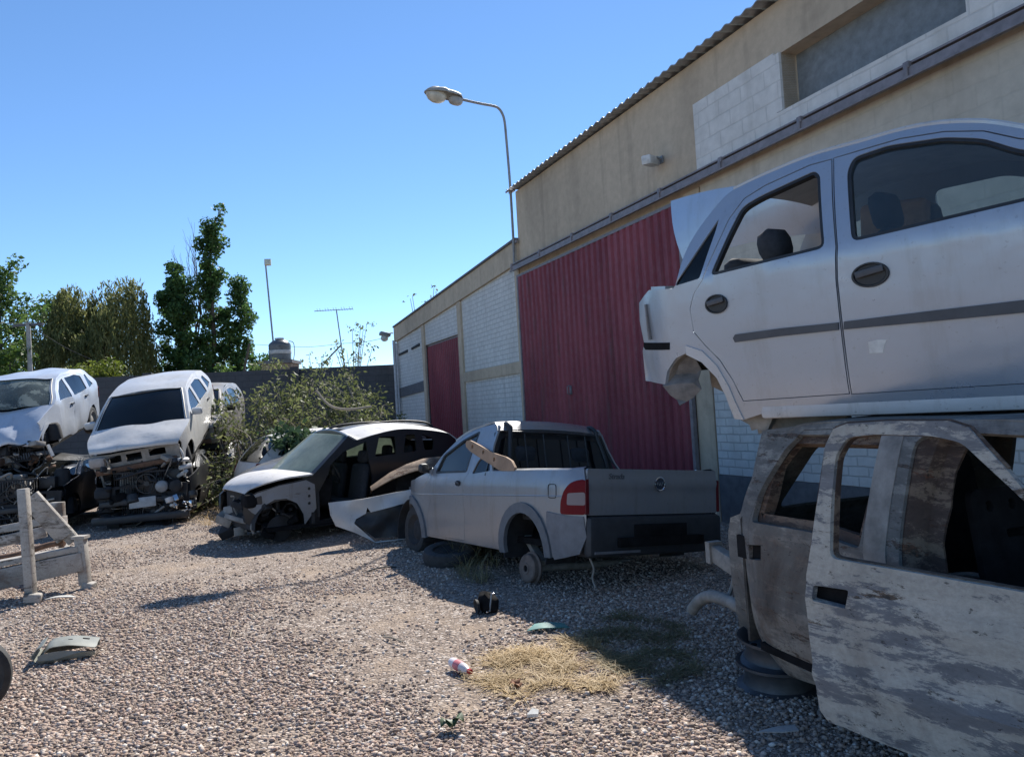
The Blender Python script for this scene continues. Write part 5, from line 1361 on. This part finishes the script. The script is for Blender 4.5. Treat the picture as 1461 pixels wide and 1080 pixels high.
# willow: hanging strands from a domed crown
def willow(x, y, H, Rx, label, seed):
    t = thing('willow', label, 'tree', Matrix.Translation((x, y, 0)))
    q = random.Random(seed); b = MB()
    b.tube([(0, 0, 0), (.1, 0, H*.3), (0, 0, H*.55)], [.3, .24, .16], 8); P = []
    for i in range(16):
        a = i*2.4; r_ = Rx*q.uniform(.3, .9)
        b.tube([(0, 0, H*.4), (math.cos(a)*r_*.5, math.sin(a)*r_*.5, H*.72), (math.cos(a)*r_, math.sin(a)*r_, H*.78*q.uniform(.85, 1.1))], [.10, .06, .02], 5)
    for i in range(820):
        a = q.uniform(0, 6.283); f = math.sqrt(q.random()); r_ = Rx*f
        lump = 1 + .30*noise.noise(Vector((math.cos(a)*f*2.2, math.sin(a)*f*2.2, seed)))
        z0 = H*(.52 + .48*math.sqrt(max(0, 1-f*f*.92)))*lump; ln = q.uniform(1.0, 3.4)*(.5+.6*f)
        px_, py_ = math.cos(a)*r_*lump, math.sin(a)*r_*lump; dx, dy = q.gauss(0, .10), q.gauss(0, .10)
        k = int(ln*17)
        for j in range(k):
            s = j/max(1, k-1)*ln
            P.append((px_+dx*s+q.gauss(0, .09), py_+dy*s+q.gauss(0, .09), max(.4, z0-s+q.gauss(0, .04))))
    b.build('trunk', M_BARK, t)
    leaves('crown', P, .21, L_WILLOW, t, .30, .1, True, seed)
x, y = base_at(140, 38); willow(x, y, 8.5, 2.8, 'olive green weeping willow beyond the yard wall', 4)
# bare trees
def bare(x, y, H, label, seed, wd=.5):
    t = thing('bare_tree', label, 'tree', Matrix.Translation((x, y, 0)), 'bare trees beyond the yard wall')
    q = random.Random(seed); b = MB(); tw = MB()
    def grow_(p, d, L_, r_, lv, m):
        pts = [p]; dd = d.copy()
        for _ in range(4):
            dd = (dd + Vector((q.gauss(0, .13), q.gauss(0, .13), .05))).normalized(); pts.append(pts[-1] + dd*L_/4)
        m.tube(pts, [r_*(1-.12*i) for i in range(5)], 5)
        if lv < 4:
            for k in range(3 if lv else 4):
                f = pts[q.choice((2, 3, 4))]
                e = (dd + Vector((q.gauss(0, wd), q.gauss(0, wd), q.uniform(.0, .5)))).normalized()
                grow_(f, e, L_*.66, r_*.55, lv+1, tw if lv > 0 else m)
    grow_(Vector((0, 0, 0)), Vector((0, 0, 1)), H*.42, .10, 0, b)
    b.build('trunk', M_BARK, t); tw.build('twigs', M_BARK, t)
x, y = base_at(192, 46); bare(x, y, 10.0, 'bare branched tree rising behind the willow', 3)
x, y = base_at(222, 45); bare(x, y, 9.0, 'bare branched tree between the willow and the poplars', 9)
x, y = base_at(262, 41); bare(x, y, 12.6, 'bare leader shoots rising out of the shorter poplar', 21, .10)
# low shrubs looking over the wall
def shrub(name, px, depth, z0, w, h, mat, leaf, n, label, seed, group=None, stems=9, airy=False, cat='shrub'):
    p = at(px, 600, depth)
    t = thing(name, label, cat, Matrix.Translation((p.x, p.y, 0)), group); q = random.Random(seed); b = MB(); C = []; Rr = []
    for i in range(stems):
        a = q.uniform(0, 6.28); e = Vector((math.cos(a)*w*q.uniform(.1, .5), math.sin(a)*w*q.uniform(.1, .35), z0 + h*q.uniform(.55, 1.0)))
        m = Vector((e.x*.35, e.y*.35, e.z*.6)); b.tube(curve([(e.x*.1, e.y*.1, 0), m, e], 4), [.03-.0028*k for k in range(9)], 5)
        for k in range(5):
            f = .45 + .55*k/4
            c = Vector((0, 0, 0)).lerp(m, min(1, f*2)) if f < .5 else m.lerp(e, (f-.5)*2)
            if c.z > z0*.75 or not airy: C.append((c + Vector((q.gauss(0, .1), q.gauss(0, .1), 0)))[:]); Rr.append((.2 if airy else .32)*w*.28*q.uniform(.7, 1.3)+.08)
    b.build('stems', M_TWIG, t)
    leaves('crown', cloud(C, Rr, n, seed), leaf, mat, t, .5, .3, False, seed)
shrub('shrub', 120, 26, 3.0, 2.2, .85, L_YEL, .13, 900, 'bright yellow green shrub looking over the wall, left of the other', 3, 'yellow green shrubs over the wall', 12)
shrub('shrub', 148, 26.5, 3.0, 1.7, 1.0, L_YEL, .13, 900, 'bright yellow green shrub over the wall, taller and nearer the white hatchback', 4, 'yellow green shrubs over the wall', 10)
shrub('sapling', 508, 27.5, 2.4, 1.8, 2.7, L_BUSH, .11, 330, 'thin young tree rising over the wall by the warehouse corner', 6, None, 12, True, 'tree')
shrub('sapling', 455, 27.5, 2.6, 1.4, 1.6, L_BUSH, .13, 260, 'wispy growth over the wall between the tank and the warehouse', 7, None, 7, True, 'tree')
shrub('shrub', 385, 26.3, 2.9, 1.6, .75, L_BUSH, .11, 380, 'low dusty shrub over the wall in front of the water tank', 8, None, 9)
shrub('shrub', 345, 34, 2.8, 3.0, 1.6, L_DARK, .2, 300, 'low green shrub at the foot of the slender poplar', 9, None, 9)
shrub('shrub', 212, 36, 2.8, 3.6, 1.4, L_BUSH, .2, 260, 'low olive shrub between the willow and the shorter poplar', 19, None, 9)
shrub('sapling', 611, 24.5, 4.6, 1.0, 1.1, L_BUSH, .12, 200, 'small twiggy plant growing behind the parapet of the low wall', 11, None, 6, True, 'plant')

# the straggling bush in front of the yard wall
def bush():
    p0 = Vector((-5.2, 16.4, 0))
    t = thing('bush', 'straggling dusty green bush sprawling over the white hatchback by the wall', 'bush', Matrix.Translation(p0)); q = random.Random(12)
    b = MB(); P = []; P2 = []
    tops = [(342, 560, 16.5), (372, 545, 17), (400, 535, 17.5), (430, 540, 17.5), (455, 522, 18), (480, 530, 18), (505, 535, 18), (535, 560, 18), (330, 595, 15.5), (302, 640, 15), (298, 665, 14.5), (345, 596, 16),
            (400, 580, 16), (440, 570, 16.5), (470, 575, 16.5), (500, 570, 17), (520, 590, 17), (470, 598, 16.2), (415, 560, 17), (540, 575, 18), (302, 585, 16), (297, 690, 14.3), (304, 680, 14.4), (485, 552, 17.2), (448, 548, 17), (365, 572, 16.5)]
    for i, (px, py, d) in enumerate(tops*4):
        e = at(px + q.gauss(0, 16), py + q.gauss(0, 11) + 16, max(d, 15.9 if 335 < px < 480 and py > 575 else 0) + q.gauss(0, .4)) - p0
        r0 = Vector((e.x*.5 + q.gauss(0, .5), q.gauss(0, .6), 0)); m = r0.lerp(e, .55) + Vector((q.gauss(0, .2), q.gauss(0, .2), .35))
        tip = e + Vector((q.gauss(0, .35), q.gauss(0, .25), q.uniform(-.45, .12)))
        pts = curve([r0, m, e, tip], 5); b.tube(pts, [.012*(1-.8*k/len(pts)) for k in range(len(pts))], 4)
        for k in range(52):
            c = Vector(pts[q.randrange(5, len(pts))]); P.append((c + Vector((q.gauss(0, .12), q.gauss(0, .12), q.gauss(0, .10))))[:])
    for k in range(520):
        c = at(q.gauss(418, 18), q.gauss(628, 10), q.gauss(13.9, .2)) - p0; P2.append(c[:])
    b.build('stems', M_TWIG, t)
    leaves('foliage', P, .095, L_BUSH, t, .42, .2, False, 5)
    leaves('foliage', P2, .12, L_VINE, t, .5, .2, False, 6)
    b = MB(); b.tube(curve([at(452, 558, 15.8)-p0, at(470, 578, 15.6)-p0, at(495, 584, 15.5)-p0, at(530, 580, 15.4)-p0], 5), .025, 6); b.build('dead_branch', M_TWIG, t)
bush()

# dry grass
def straw(name, label, pts, n, mat, seed, ln=(.05, .17), lift=.2):
    g = random.Random(seed); V = []; F = []
    xs = [p[0] for p in pts]; ys = [p[1] for p in pts]
    k = 0
    while k < n:
        p = (g.uniform(min(xs), max(xs)), g.uniform(min(ys), max(ys)))
        if not inpoly(p, pts) or g.random() > .40 + 1.9*noise.noise(Vector((p[0]*4, p[1]*4, seed))): 
            k += .2; continue
        a = g.uniform(0, 6.28); L_ = g.uniform(*ln); h = L_*g.random()**3*lift; w_ = g.uniform(.0022, .0048); z = ground_h(*p) + .012
        d = Vector((math.cos(a), math.sin(a), 0)); s = Vector((-d.y, d.x, 0))*w_; o = Vector((p[0], p[1], z)); bnd = Vector((g.gauss(0, .03), g.gauss(0, .03), 0))
        b = len(V)
        for j in range(4):
            f = j/3; c = o + d*L_*f + bnd*f*f + Vector((0, 0, h*math.sin(f*2.2) + .012*f)); ww = s*(1-.75*f); V += [(c-ww)[:], (c+ww)[:]]
        for j in range(3): F.append((b+2*j, b+2*j+1, b+2*j+3, b+2*j+2))
        k += 1
    o = np_mesh(name, np.array(V), np.array(F), mat); tag(o, label, 'grass', kind='stuff')
L_STRAW = mat_leaf('straw', [(.36, .24, .10), (.50, .35, .155), (.62, .46, .24)], .3)
L_GREENGR = mat_leaf('dusty weed blade', [(.14, .13, .06), (.21, .185, .09), (.30, .25, .13)], .25)
G = lambda *p: [tuple(gnd(*q)[:2]) for q in p]
straw('dry_grass', 'patch of flattened straw at the edge of the building shade', G((655, 968), (690, 936), (740, 920), (800, 912), (830, 903), (860, 930), (905, 975), (840, 992), (780, 975), (745, 1005), (700, 985)), 4200, L_STRAW, 3)
straw('weeds', 'thin dusty grass in the shade beside the straw', G((830, 905), (880, 880), (960, 890), (1010, 930), (1000, 965), (930, 985), (885, 968)), 2400, L_GREENGR, 4)
straw('dry_grass', 'straw lying behind the crushed cars', G((262, 748), (285, 700), (325, 695), (330, 740), (300, 752)), 1800, L_STRAW, 5, (.15, .4), .8)
straw('weeds', 'green weeds growing under the silver pickup sill', G((640, 800), (690, 780), (715, 800), (700, 835), (660, 830)), 900, L_GREENGR, 6, (.1, .28), 1.2)
# ------------------------------------------------------------------ beyond the wall: tank, mast, poles, aerial
p = at(404, 600, 33)
tk = thing('water_tank', 'dark ribbed water tank with a pale band standing on a brick tower', 'water tank', Matrix.Translation((p.x, p.y, 4.25)))
b = MB(); prof = [(0, 0), (.44, 0), (.46, .03)] + [(.46 + (.012 if k % 2 else 0), .06 + .055*k) for k in range(12)] + [(.44, .76), (.30, .88), (.17, .92), (.17, .98), (0, .99)]
b.lathe(prof, Matrix.Identity(4), 24); b.build('tank', plain('dark tank plastic', (.10, .10, .10), .35), tk)
b = MB(); b.lathe([(.476, .30), (.482, .32), (.482, .44), (.476, .46)], Matrix.Identity(4), 24); b.build('band', plain('tank band', (.42, .42, .40), .5), tk)
b = MB(); b.lathe([(.18, .93), (.2, .95), (.2, 1.0), (0, 1.02)], Matrix.Identity(4), 18); b.build('lid', plain('tank lid', (.5, .5, .5), .3), tk)
b = MB(); b.tube(curve([(.5, 0, -.2), (.62, 0, .3), (.6, 0, .75), (.4, 0, .85)], 5), .02, 6); b.build('pipe', M_PIPE, tk)
tw_ = thing('brick_tower', 'small brick tower carrying the water tank', 'tower', Matrix.Translation((p.x, p.y, 0)))
b = MB(); b.box((0, 0, 2.05), (1.25, 1.25, 4.1)); b.build('shaft', mat_wallcoat('tower brick', (.26, .20, .15), .4, (.24, .08)), tw_)
b = MB(); b.box((0, 0, 4.18), (1.4, 1.4, .14)); b.build('slab', M_BASE, tw_)
def post(name, label, cat, pxb, pyb, pxt, pyt, depth, r, mat, group=None):
    b0, t0 = at(pxb, pyb, depth), at(pxt, pyt, depth); g0 = b0 + (b0-t0)*(b0.z/(t0.z-b0.z))
    t = thing(name, label, cat, Matrix.Translation(g0), group); b = MB(); b.tube([(0, 0, 0), t0-g0], [r, r*.75], 10); b.build('pole', mat, t)
    return t, t0-g0
t, top = post('mast_light', 'thin leaning mast with a square floodlight behind the water tank', 'floodlight mast', 390, 490, 379, 378, 36, .05, M_GREYMETAL)
b = MB(); b.box(top+Vector((.12, -.05, .1)), (.3, .16, .3), Euler((R(-12), 0, R(10))), .02); b.build('lamp_head', plain('lamp glass', (.55, .54, .42), .4), t)
t, top = post('utility_pole', 'grey utility pole at the left edge behind the silver blue car', 'utility pole', 43, 528, 40, 460, 30, .11, plain('concrete pole', (.33, .32, .30), .9))
b = MB(); b.box(top+Vector((0, 0, -.1)), (1.2, .08, .1)); b.build('crossarm', M_BASE, t)
t, top = post('utility_pole', 'short thin leaning pole right of the slender poplar', 'utility pole', 349, 525, 356, 490, 36, .07, M_BARK)
t, top = post('aerial', 'television aerial with a long boom on a leaning mast', 'aerial', 488, 500, 480, 443, 30, .03, M_GREYMETAL)
a0, a1 = at(449, 444, 30) - t.location, at(503, 441, 30) - t.location
b = MB(); b.tube([a0, a1], .014, 6); b.build('boom', M_GREYMETAL, t)
for k in range(15):
    c = a0.lerp(a1, k/14); h = .16 + .10*(k/14)
    b = MB(); b.tube([c+Vector((.03, -h, .06 if k % 3 else .0)), c+Vector((-.03, h, .0))], .008, 5); b.build('element', M_GREYMETAL, t)
b = MB(); b.tube([at(487, 492, 30)-t.location, at(462, 518, 30)-t.location], .03, 6); b.build('stay', M_BARK, t)
def wire(label, pts, r=.008):
    o = Vector(pts[0]); P_ = curve([Vector(q)-o for q in pts], 8); b = MB(); b.tube(P_, r, 5); w_ = b.build('wire', M_DARK); w_.location = o
    tag(w_, label, 'wire')
wire('wire sagging from the leaning pole past the water tank to the aerial', [at(356, 491, 36), at(390, 493, 33), at(440, 495, 31), at(490, 490, 30)])
wire('wire running from the aerial to the floodlight on the warehouse corner', [at(490, 490, 30), at(520, 488, 28), at(553, 481, 25.7)])
wire('wire running from the left edge to the utility pole', [at(-60, 462, 24), at(0, 461, 27), at(40, 462, 30)], .01)
wire('wire slanting down across the willow from the utility pole', [at(40, 462, 30), at(90, 494, 29), at(140, 517, 28), at(172, 530, 27)], .01)

# ------------------------------------------------------------------ things lying in the yard
M_WORN = rusty('worn white steel', (.43, .40, .36), (.15, .13, .11), (.14, .08, .05), (.05, .045, .04), white=.66, soft=.02, scorch=.85)
P_OLD = lambda x, y, d: at(x, y, d)
fr_ = thing('truck_bed_frame', 'worn white steel truck bed frame with a slanting brace at the left edge', 'frame', Matrix.Translation(gnd(45, 858)))
O = fr_.location.copy()
def LP(px, py, d): return at(px, py, d) - O
dN, dF = 7.65, 8.3
b = MB(); b.bar(LP(33, 697, dN), LP(45, 856, dN), .088, .08, .008, (0, 1, 0)); b.build('post', M_WORN, fr_)
b = MB(); b.bar(LP(115, 767, dF-.1), LP(122, 834, dF-.1), .10, .09, .008, (0, 1, 0)); b.build('post', M_WORN, fr_)
b = MB(); b.box(LP(115, 766, dF-.1), (.14, .12, .03)); b.build('post_cap', M_WORN, fr_)
b = MB(); b.bar(LP(46, 706, 8.1), LP(106, 772, 8.25), .13, .05, .006, (0, 1, 0)); b.build('brace', M_WORN, fr_)
b = MB(); b.bar(LP(42, 712, 8.12), LP(92, 768, 8.2), .05, .16, .006); b.build('brace', M_WORN, fr_)
def rail(name, px0, py0, d0, px1, py1, d1, h, t_=.06):
    b = MB(); b.bar(LP(px0, py0, d0), LP(px1, py1, d1), t_, h, .006); return b.build(name, M_WORN, fr_)
rail('lower_beam', -60, 838, 7.75, 118, 800, 8.2, .20, .12)
rail('beam', -60, 815, 7.78, 112, 782, 8.22, .06, .16)
rail('side_board', -60, 786, 9.1, 66, 758, 9.2, .13, .03)
rail('side_board', -60, 767, 9.2, 66, 743, 9.3, .09, .03)
rail('cross_rail', 96, 800, 8.2, 92, 740, 9.2, .09, .06)
b = MB(); b.box(LP(82, 733, 9.2), (.16, .08, .28), None, .01); b.build('stub_post', M_WORN, fr_)
b = MB(); b.tube(curve([LP(-40, 800, 8.1), LP(20, 792, 8.2), LP(70, 777, 8.3), LP(92, 775, 8.3)], 5), .03, 8); b.build('pipe', M_RUST, fr_)
clutter('rusty_bracket', fr_, ((LP(85, 790, 8.3)).x + .0, (LP(85, 790, 8.3)).x+.22) and (((LP(78, 780, 8.3)).x, (LP(95, 780, 8.3)).x+.12), ((LP(85, 780, 8.3)).y-.05, (LP(85, 780, 8.3)).y+.1), ((LP(85, 795, 8.3)).z, (LP(85, 770, 8.3)).z)), 9, 3, [M_RUST], .04, .1)
b = MB(); b.box((.03, -.02, .04), (.16, .12, .09), Euler((0, R(8), R(20))), .02); b.build('foot', M_WORN, fr_)
b = MB(); b.box(LP(127, 838, dF-.1), (.12, .12, .12), Euler((0, R(10), 0)), .02); b.build('foot', M_WORN, fr_)

# faded plastic cover: a thin arched shell, hollow towards us
M_BEIGE = plain('faded grey green plastic', (.21, .215, .185), .5, 0, .15)
bc_ = thing('plastic_cover', 'faded grey green plastic car cover lying on the sunny gravel', 'plastic part', frame(-3.38, 5.72, .015, 66, 0, 0))
def arch_(u): return .115 - .055*max(0, u)**1.3/.2**1.3*.9 - .10*max(0, (-u-.09)/.10)**1.8
rows = [[(u, v, max(.0, arch_(u) - .02*abs(v/.12)**3)) for v in (-.13, -.11, -.06, 0, .06, .11, .13)] for u in [-.19 + .02*i for i in range(20)]]
panel('shell', M_BEIGE, bc_, rounded([(-.19, -.13), (.19, -.145), (.20, .12), (-.17, .13)], .03), lambda u, v: (u, v, max(.004, arch_(u) - .015*abs(v/.13)**3)), [rounded([(-.0, -.05), (.03, -.05), (.03, -.03), (-.0, -.03)], .006, 2), rounded([(.09, -.02), (.135, -.02), (.135, .02), (.09, .02)], .006, 2)], .025, .006)
sheet('lower_lip', M_BEIGE, bc_, [[(u, -.135, .0), (u, -.15, .025+.012*math.sin(u*16)), (u, -.142, .035+.03*math.sin(2.2+u*9))] for u in [-.18 + .03*i for i in range(13)]], .006)
sheet('back_wall', M_BEIGE, bc_, [[(u, .125, .0), (u, .125, max(.006, arch_(u)-.012))] for u in [-.17 + .03*i for i in range(13)]], .005)
sheet('curled_end', M_BEIGE, bc_, [[(-.19+.012*math.sin(v*14), v, .005), (-.215+.012*math.sin(v*14), v, .05), (-.185, v, .10), (-.15, v, .117)] for v in (-.135, -.08, -.02, .04, .09, .125)], .006)
# bottle
bt = thing('bottle', 'crushed clear plastic bottle with a red cap and red label', 'bottle', Matrix.Translation(gnd(656, 950, .035)) @ Matrix.Rotation(R(35), 4, 'Z') @ Matrix.Rotation(R(92), 4, 'X'))
b = MB(); b.lathe([(0, -.10), (.028, -.10), (.032, -.085), (.031, -.02), (.029, 0), (.032, .03), (.03, .06), (.014, .10), (.012, .115)], Matrix.Identity(4), 18); b.build('body', plain('milky plastic', (.62, .55, .55), .3), bt)
b = MB(); b.lathe([(.0325, -.04), (.0335, -.035), (.0335, .02), (.0325, .025)], Matrix.Identity(4), 18); b.build('label', plain('pink label', (.55, .16, .17), .5), bt)
b = MB(); b.lathe([(.016, .105), (.017, .108), (.017, .13), (0, .132)], Matrix.Identity(4), 16); b.build('cap', plain('red cap', (.5, .02, .03), .35), bt)
def leafy(name, label, px, py, size, mat, seed, cat):
    q = random.Random(seed); o = gnd(px, py)
    t = thing(name, label, cat, Matrix.Translation(o + Vector((0, 0, ground_h(o.x, o.y)))))
    for k in range(4):
        a = q.uniform(0, 6.28); rows = []
        for i in range(6):
            f = i/5; w_ = size*.45*math.sin(math.pi*(.08+.86*f))
            c = Vector((math.cos(a)*size*f*.8, math.sin(a)*size*f*.8, .02+size*(.55*math.sin(f*2.6)+.05*k)))
            s = Vector((-math.sin(a), math.cos(a), 0))
            rows.append([c - s*w_, c - Vector((0, 0, size*.12)), c + s*w_])
        sheet('leaf', mat, t, rows, .002)
leafy('leaf_scrap', 'dark green crumpled leaf scrap on the sunny gravel', 645, 1040, .085, plain('leaf scrap', (.05, .08, .03), .5), 5, 'leaf')
leafy('dead_leaf', 'brown curled dead leaf beside the straw', 738, 985, .055, plain('dead leaf', (.22, .085, .03), .7), 6, 'leaf')
# dark moulded tub beside the pickup
o = gnd(697, 872); tb = thing('lamp_housing', 'broken black lamp housing lying in the shade by the pickup drum', 'car part', Matrix.Translation(o) @ Matrix.Rotation(R(20), 4, 'Z'))
rows = []
for i in range(13):
    th = math.pi*i/12; row = []
    for k in range(17):
        a = 2*math.pi*k/16; n_ = 1 + .22*noise.noise(Vector((math.cos(a)*1.6, math.sin(a)*1.6, th*1.3)))
        row.append((.085*math.sin(th)**.5*math.cos(a)*n_, .12*math.sin(th)**.5*math.sin(a)*n_, .07 + .075*math.cos(th)*n_*(1+.5*noise.noise(Vector((math.cos(a)*2, math.sin(a)*2, 5))))))
    rows.append(row)
b = MB(); b.grid(rows); b.build('shell', M_SOOT, tb)
b = MB(); b.lathe([(.02, 0), (.05, .008), (.06, .03), (.055, .03), (.04, .01), (0, .005)], Matrix.Translation((-.09, -.05, .07)) @ Matrix.Rotation(R(-95), 4, 'Y'), 18); b.build('reflector', M_DARK, tb)
b = MB(); b.bar((-.03, -.125, .03), (.0, -.11, .17), .012, .006); b.build('torn_rim', M_GREYMETAL, tb)
for q_ in ((.01, -.12, .165), (-.05, -.125, .03)):
    b = MB(); b.box(q_, (.02, .01, .014), None, .004); b.build('clip', M_CHROME, tb)
# old tyre under the pickup
o = gnd(636, 806); ty = thing('tyre', 'worn tyre lying flat in the shade under the silver pickup', 'tyre', Matrix.Translation(o + Vector((.05, .1, .09))) @ Matrix.Rotation(R(8), 4, 'X'))
b = MB(); b.lathe([(.19, -.07), (.24, -.085), (.285, -.07), (.30, -.03), (.30, .03), (.285, .07), (.24, .085), (.19, .07), (.185, 0)], Matrix.Identity(4), 32, True); b.build('casing', M_RUBBER, ty)
b = MB(); b.lathe([(.196, -.05), (.17, 0), (.19, .05), (.12, .03), (0, .02)], Matrix.Identity(4), 28); b.build('rim', M_DARK, ty)
# rims piled under the burnt cab
for k, (dx, dy, z, tl_, lab) in enumerate(((0, 0, .07, 2, 'dusty dark steel wheel rim at the bottom under the burnt cab'), (.03, .05, .19, 4, 'dusty dark steel wheel rim lying on top of another under the burnt cab'))):
    o = gnd(1095, 985); rm = thing('wheel_rim', lab, 'wheel rim', Matrix.Translation((o.x+dx+.08, o.y+dy+.06, z)) @ Matrix.Rotation(R(tl_), 4, 'X'), 'wheel rims under the burnt cab')
    b = MB(); b.lathe([(.21, -.07), (.222, -.075), (.222, -.06), (.19, -.045), (.175, 0), (.19, .045), (.222, .06), (.222, .075), (.205, .07), (.16, .02), (.11, .035), (.06, .03), (.03, .03), (.03, 0)], Matrix.Identity(4), 32); b.build('rim', plain('dark dusty rim', (.07, .075, .085), .5, .4), rm)
    for i in range(8):
        b = MB(); a = i*math.pi/4; b.lathe([(0, .002), (.018, .001), (.018, -.004)], Matrix.Translation((.135*math.cos(a), .135*math.sin(a), .032)), 10)
        b.build('vent_hole', M_SOOT, rm)
# small scraps
def scrap(name, label, px, py, pts, mat, z=.012, tilt=(0, 0), cat='scrap', th=.006, rz=0, bulge=.02):
    o = gnd(px, py); M_ = Matrix.Translation((o.x, o.y, ground_h(o.x, o.y)+z)) @ Matrix.Rotation(R(rz), 4, 'Z') @ Matrix.Rotation(R(tilt[0]), 4, 'X') @ Matrix.Rotation(R(tilt[1]), 4, 'Y')
    t = panel(name, mat, None, pts, lambda u, v: (u, v, bulge*(1-(u/.15)**2)), (), .04, th); t.matrix_world = M_
    return tag(t, label, cat)
scrap('plastic_shard', 'pale grey torn plastic shard on the shaded gravel near the burnt door', 1108, 1054, [(-.10, -.01), (.0, .012), (.10, .03), (.105, -.012), (.02, -.03)], plain('pale shard', (.34, .34, .34), .5), .03, (12, 0))
scrap('plastic_sheet', 'flat teal plastic scrap in the shade behind the straw', 783, 901, [(-.16, -.03), (.02, -.05), (.15, -.02), (.12, .05), (-.10, .06)], plain('teal plastic', (.06, .19, .17), .5), .02, (6, 0))
scrap('bone_shard', 'white curved scrap beside the truck bed frame foot', 85, 855, [(-.17, -.02), (-.05, .02), (.1, .035), (.16, .015), (.05, -.01)], plain('white scrap', (.62, .60, .55), .6), .02, (10, 0))
scrap('chrome_grille', 'shiny broken grille strip in front of the dark crushed car', 213, 752, [(-.30, -.03), (-.1, .06), (.1, .05), (.32, .06), (.3, -.02), (.05, -.06)], M_CHROME, .05, (35, 0), 'car part', .02)
scrap('white_stone', 'pale flat stone right of the crumpled leaf scrap', 760, 1024, [(-.03, -.02), (.0, .025), (.035, .01), (.03, -.02)], plain('pale stone', (.6, .58, .54), .9), .02, (20, 0), 'stone', .02)
scrap('door_piece', 'thin dark strip of trim on the gravel by the pickup front wheel', 545, 812, [(-.25, -.012), (.2, -.012), (.26, .012), (-.2, .014)], M_DARK, .01, (0, 0), 'trim', .01, 25)
q = random.Random(5)
for k, (px, py, lab) in enumerate(((330, 905, 'thin dry stick on the gravel in the middle of the yard'), (360, 880, 'short dark stick lying on the gravel behind another stick'), (560, 915, 'thin pale stick on the gravel left of the bottle'))):
    o = gnd(px, py); a = q.uniform(0, 3); d = Vector((math.cos(a), math.sin(a), 0))*.12
    b = MB(); b.tube(curve([-d, Vector((0, 0, .012)), d*.9], 3), .006, 5); s = b.build('stick', M_TWIG); s.location = (o.x, o.y, ground_h(o.x, o.y)+.02); tag(s, lab, 'stick')

o = gnd(-36, 1026); te = thing('tyre', 'dark tyre standing upright, cut off by the left edge of the picture', 'tyre', Matrix.Translation((o.x-.05, o.y, .235)) @ Matrix.Rotation(R(35), 4, 'Z') @ Matrix.Rotation(R(90), 4, 'X'))
b = MB(); b.lathe([(.15, -.06), (.19, -.075), (.225, -.06), (.235, -.03), (.235, .03), (.225, .06), (.19, .075), (.15, .06), (.145, 0)], Matrix.Identity(4), 32, True); b.build('casing', M_RUBBER, te)
b = MB(); b.lathe([(.156, -.04), (.13, 0), (.15, .04), (.09, .02), (0, .015)], Matrix.Identity(4), 24); b.build('rim', M_DARK, te)
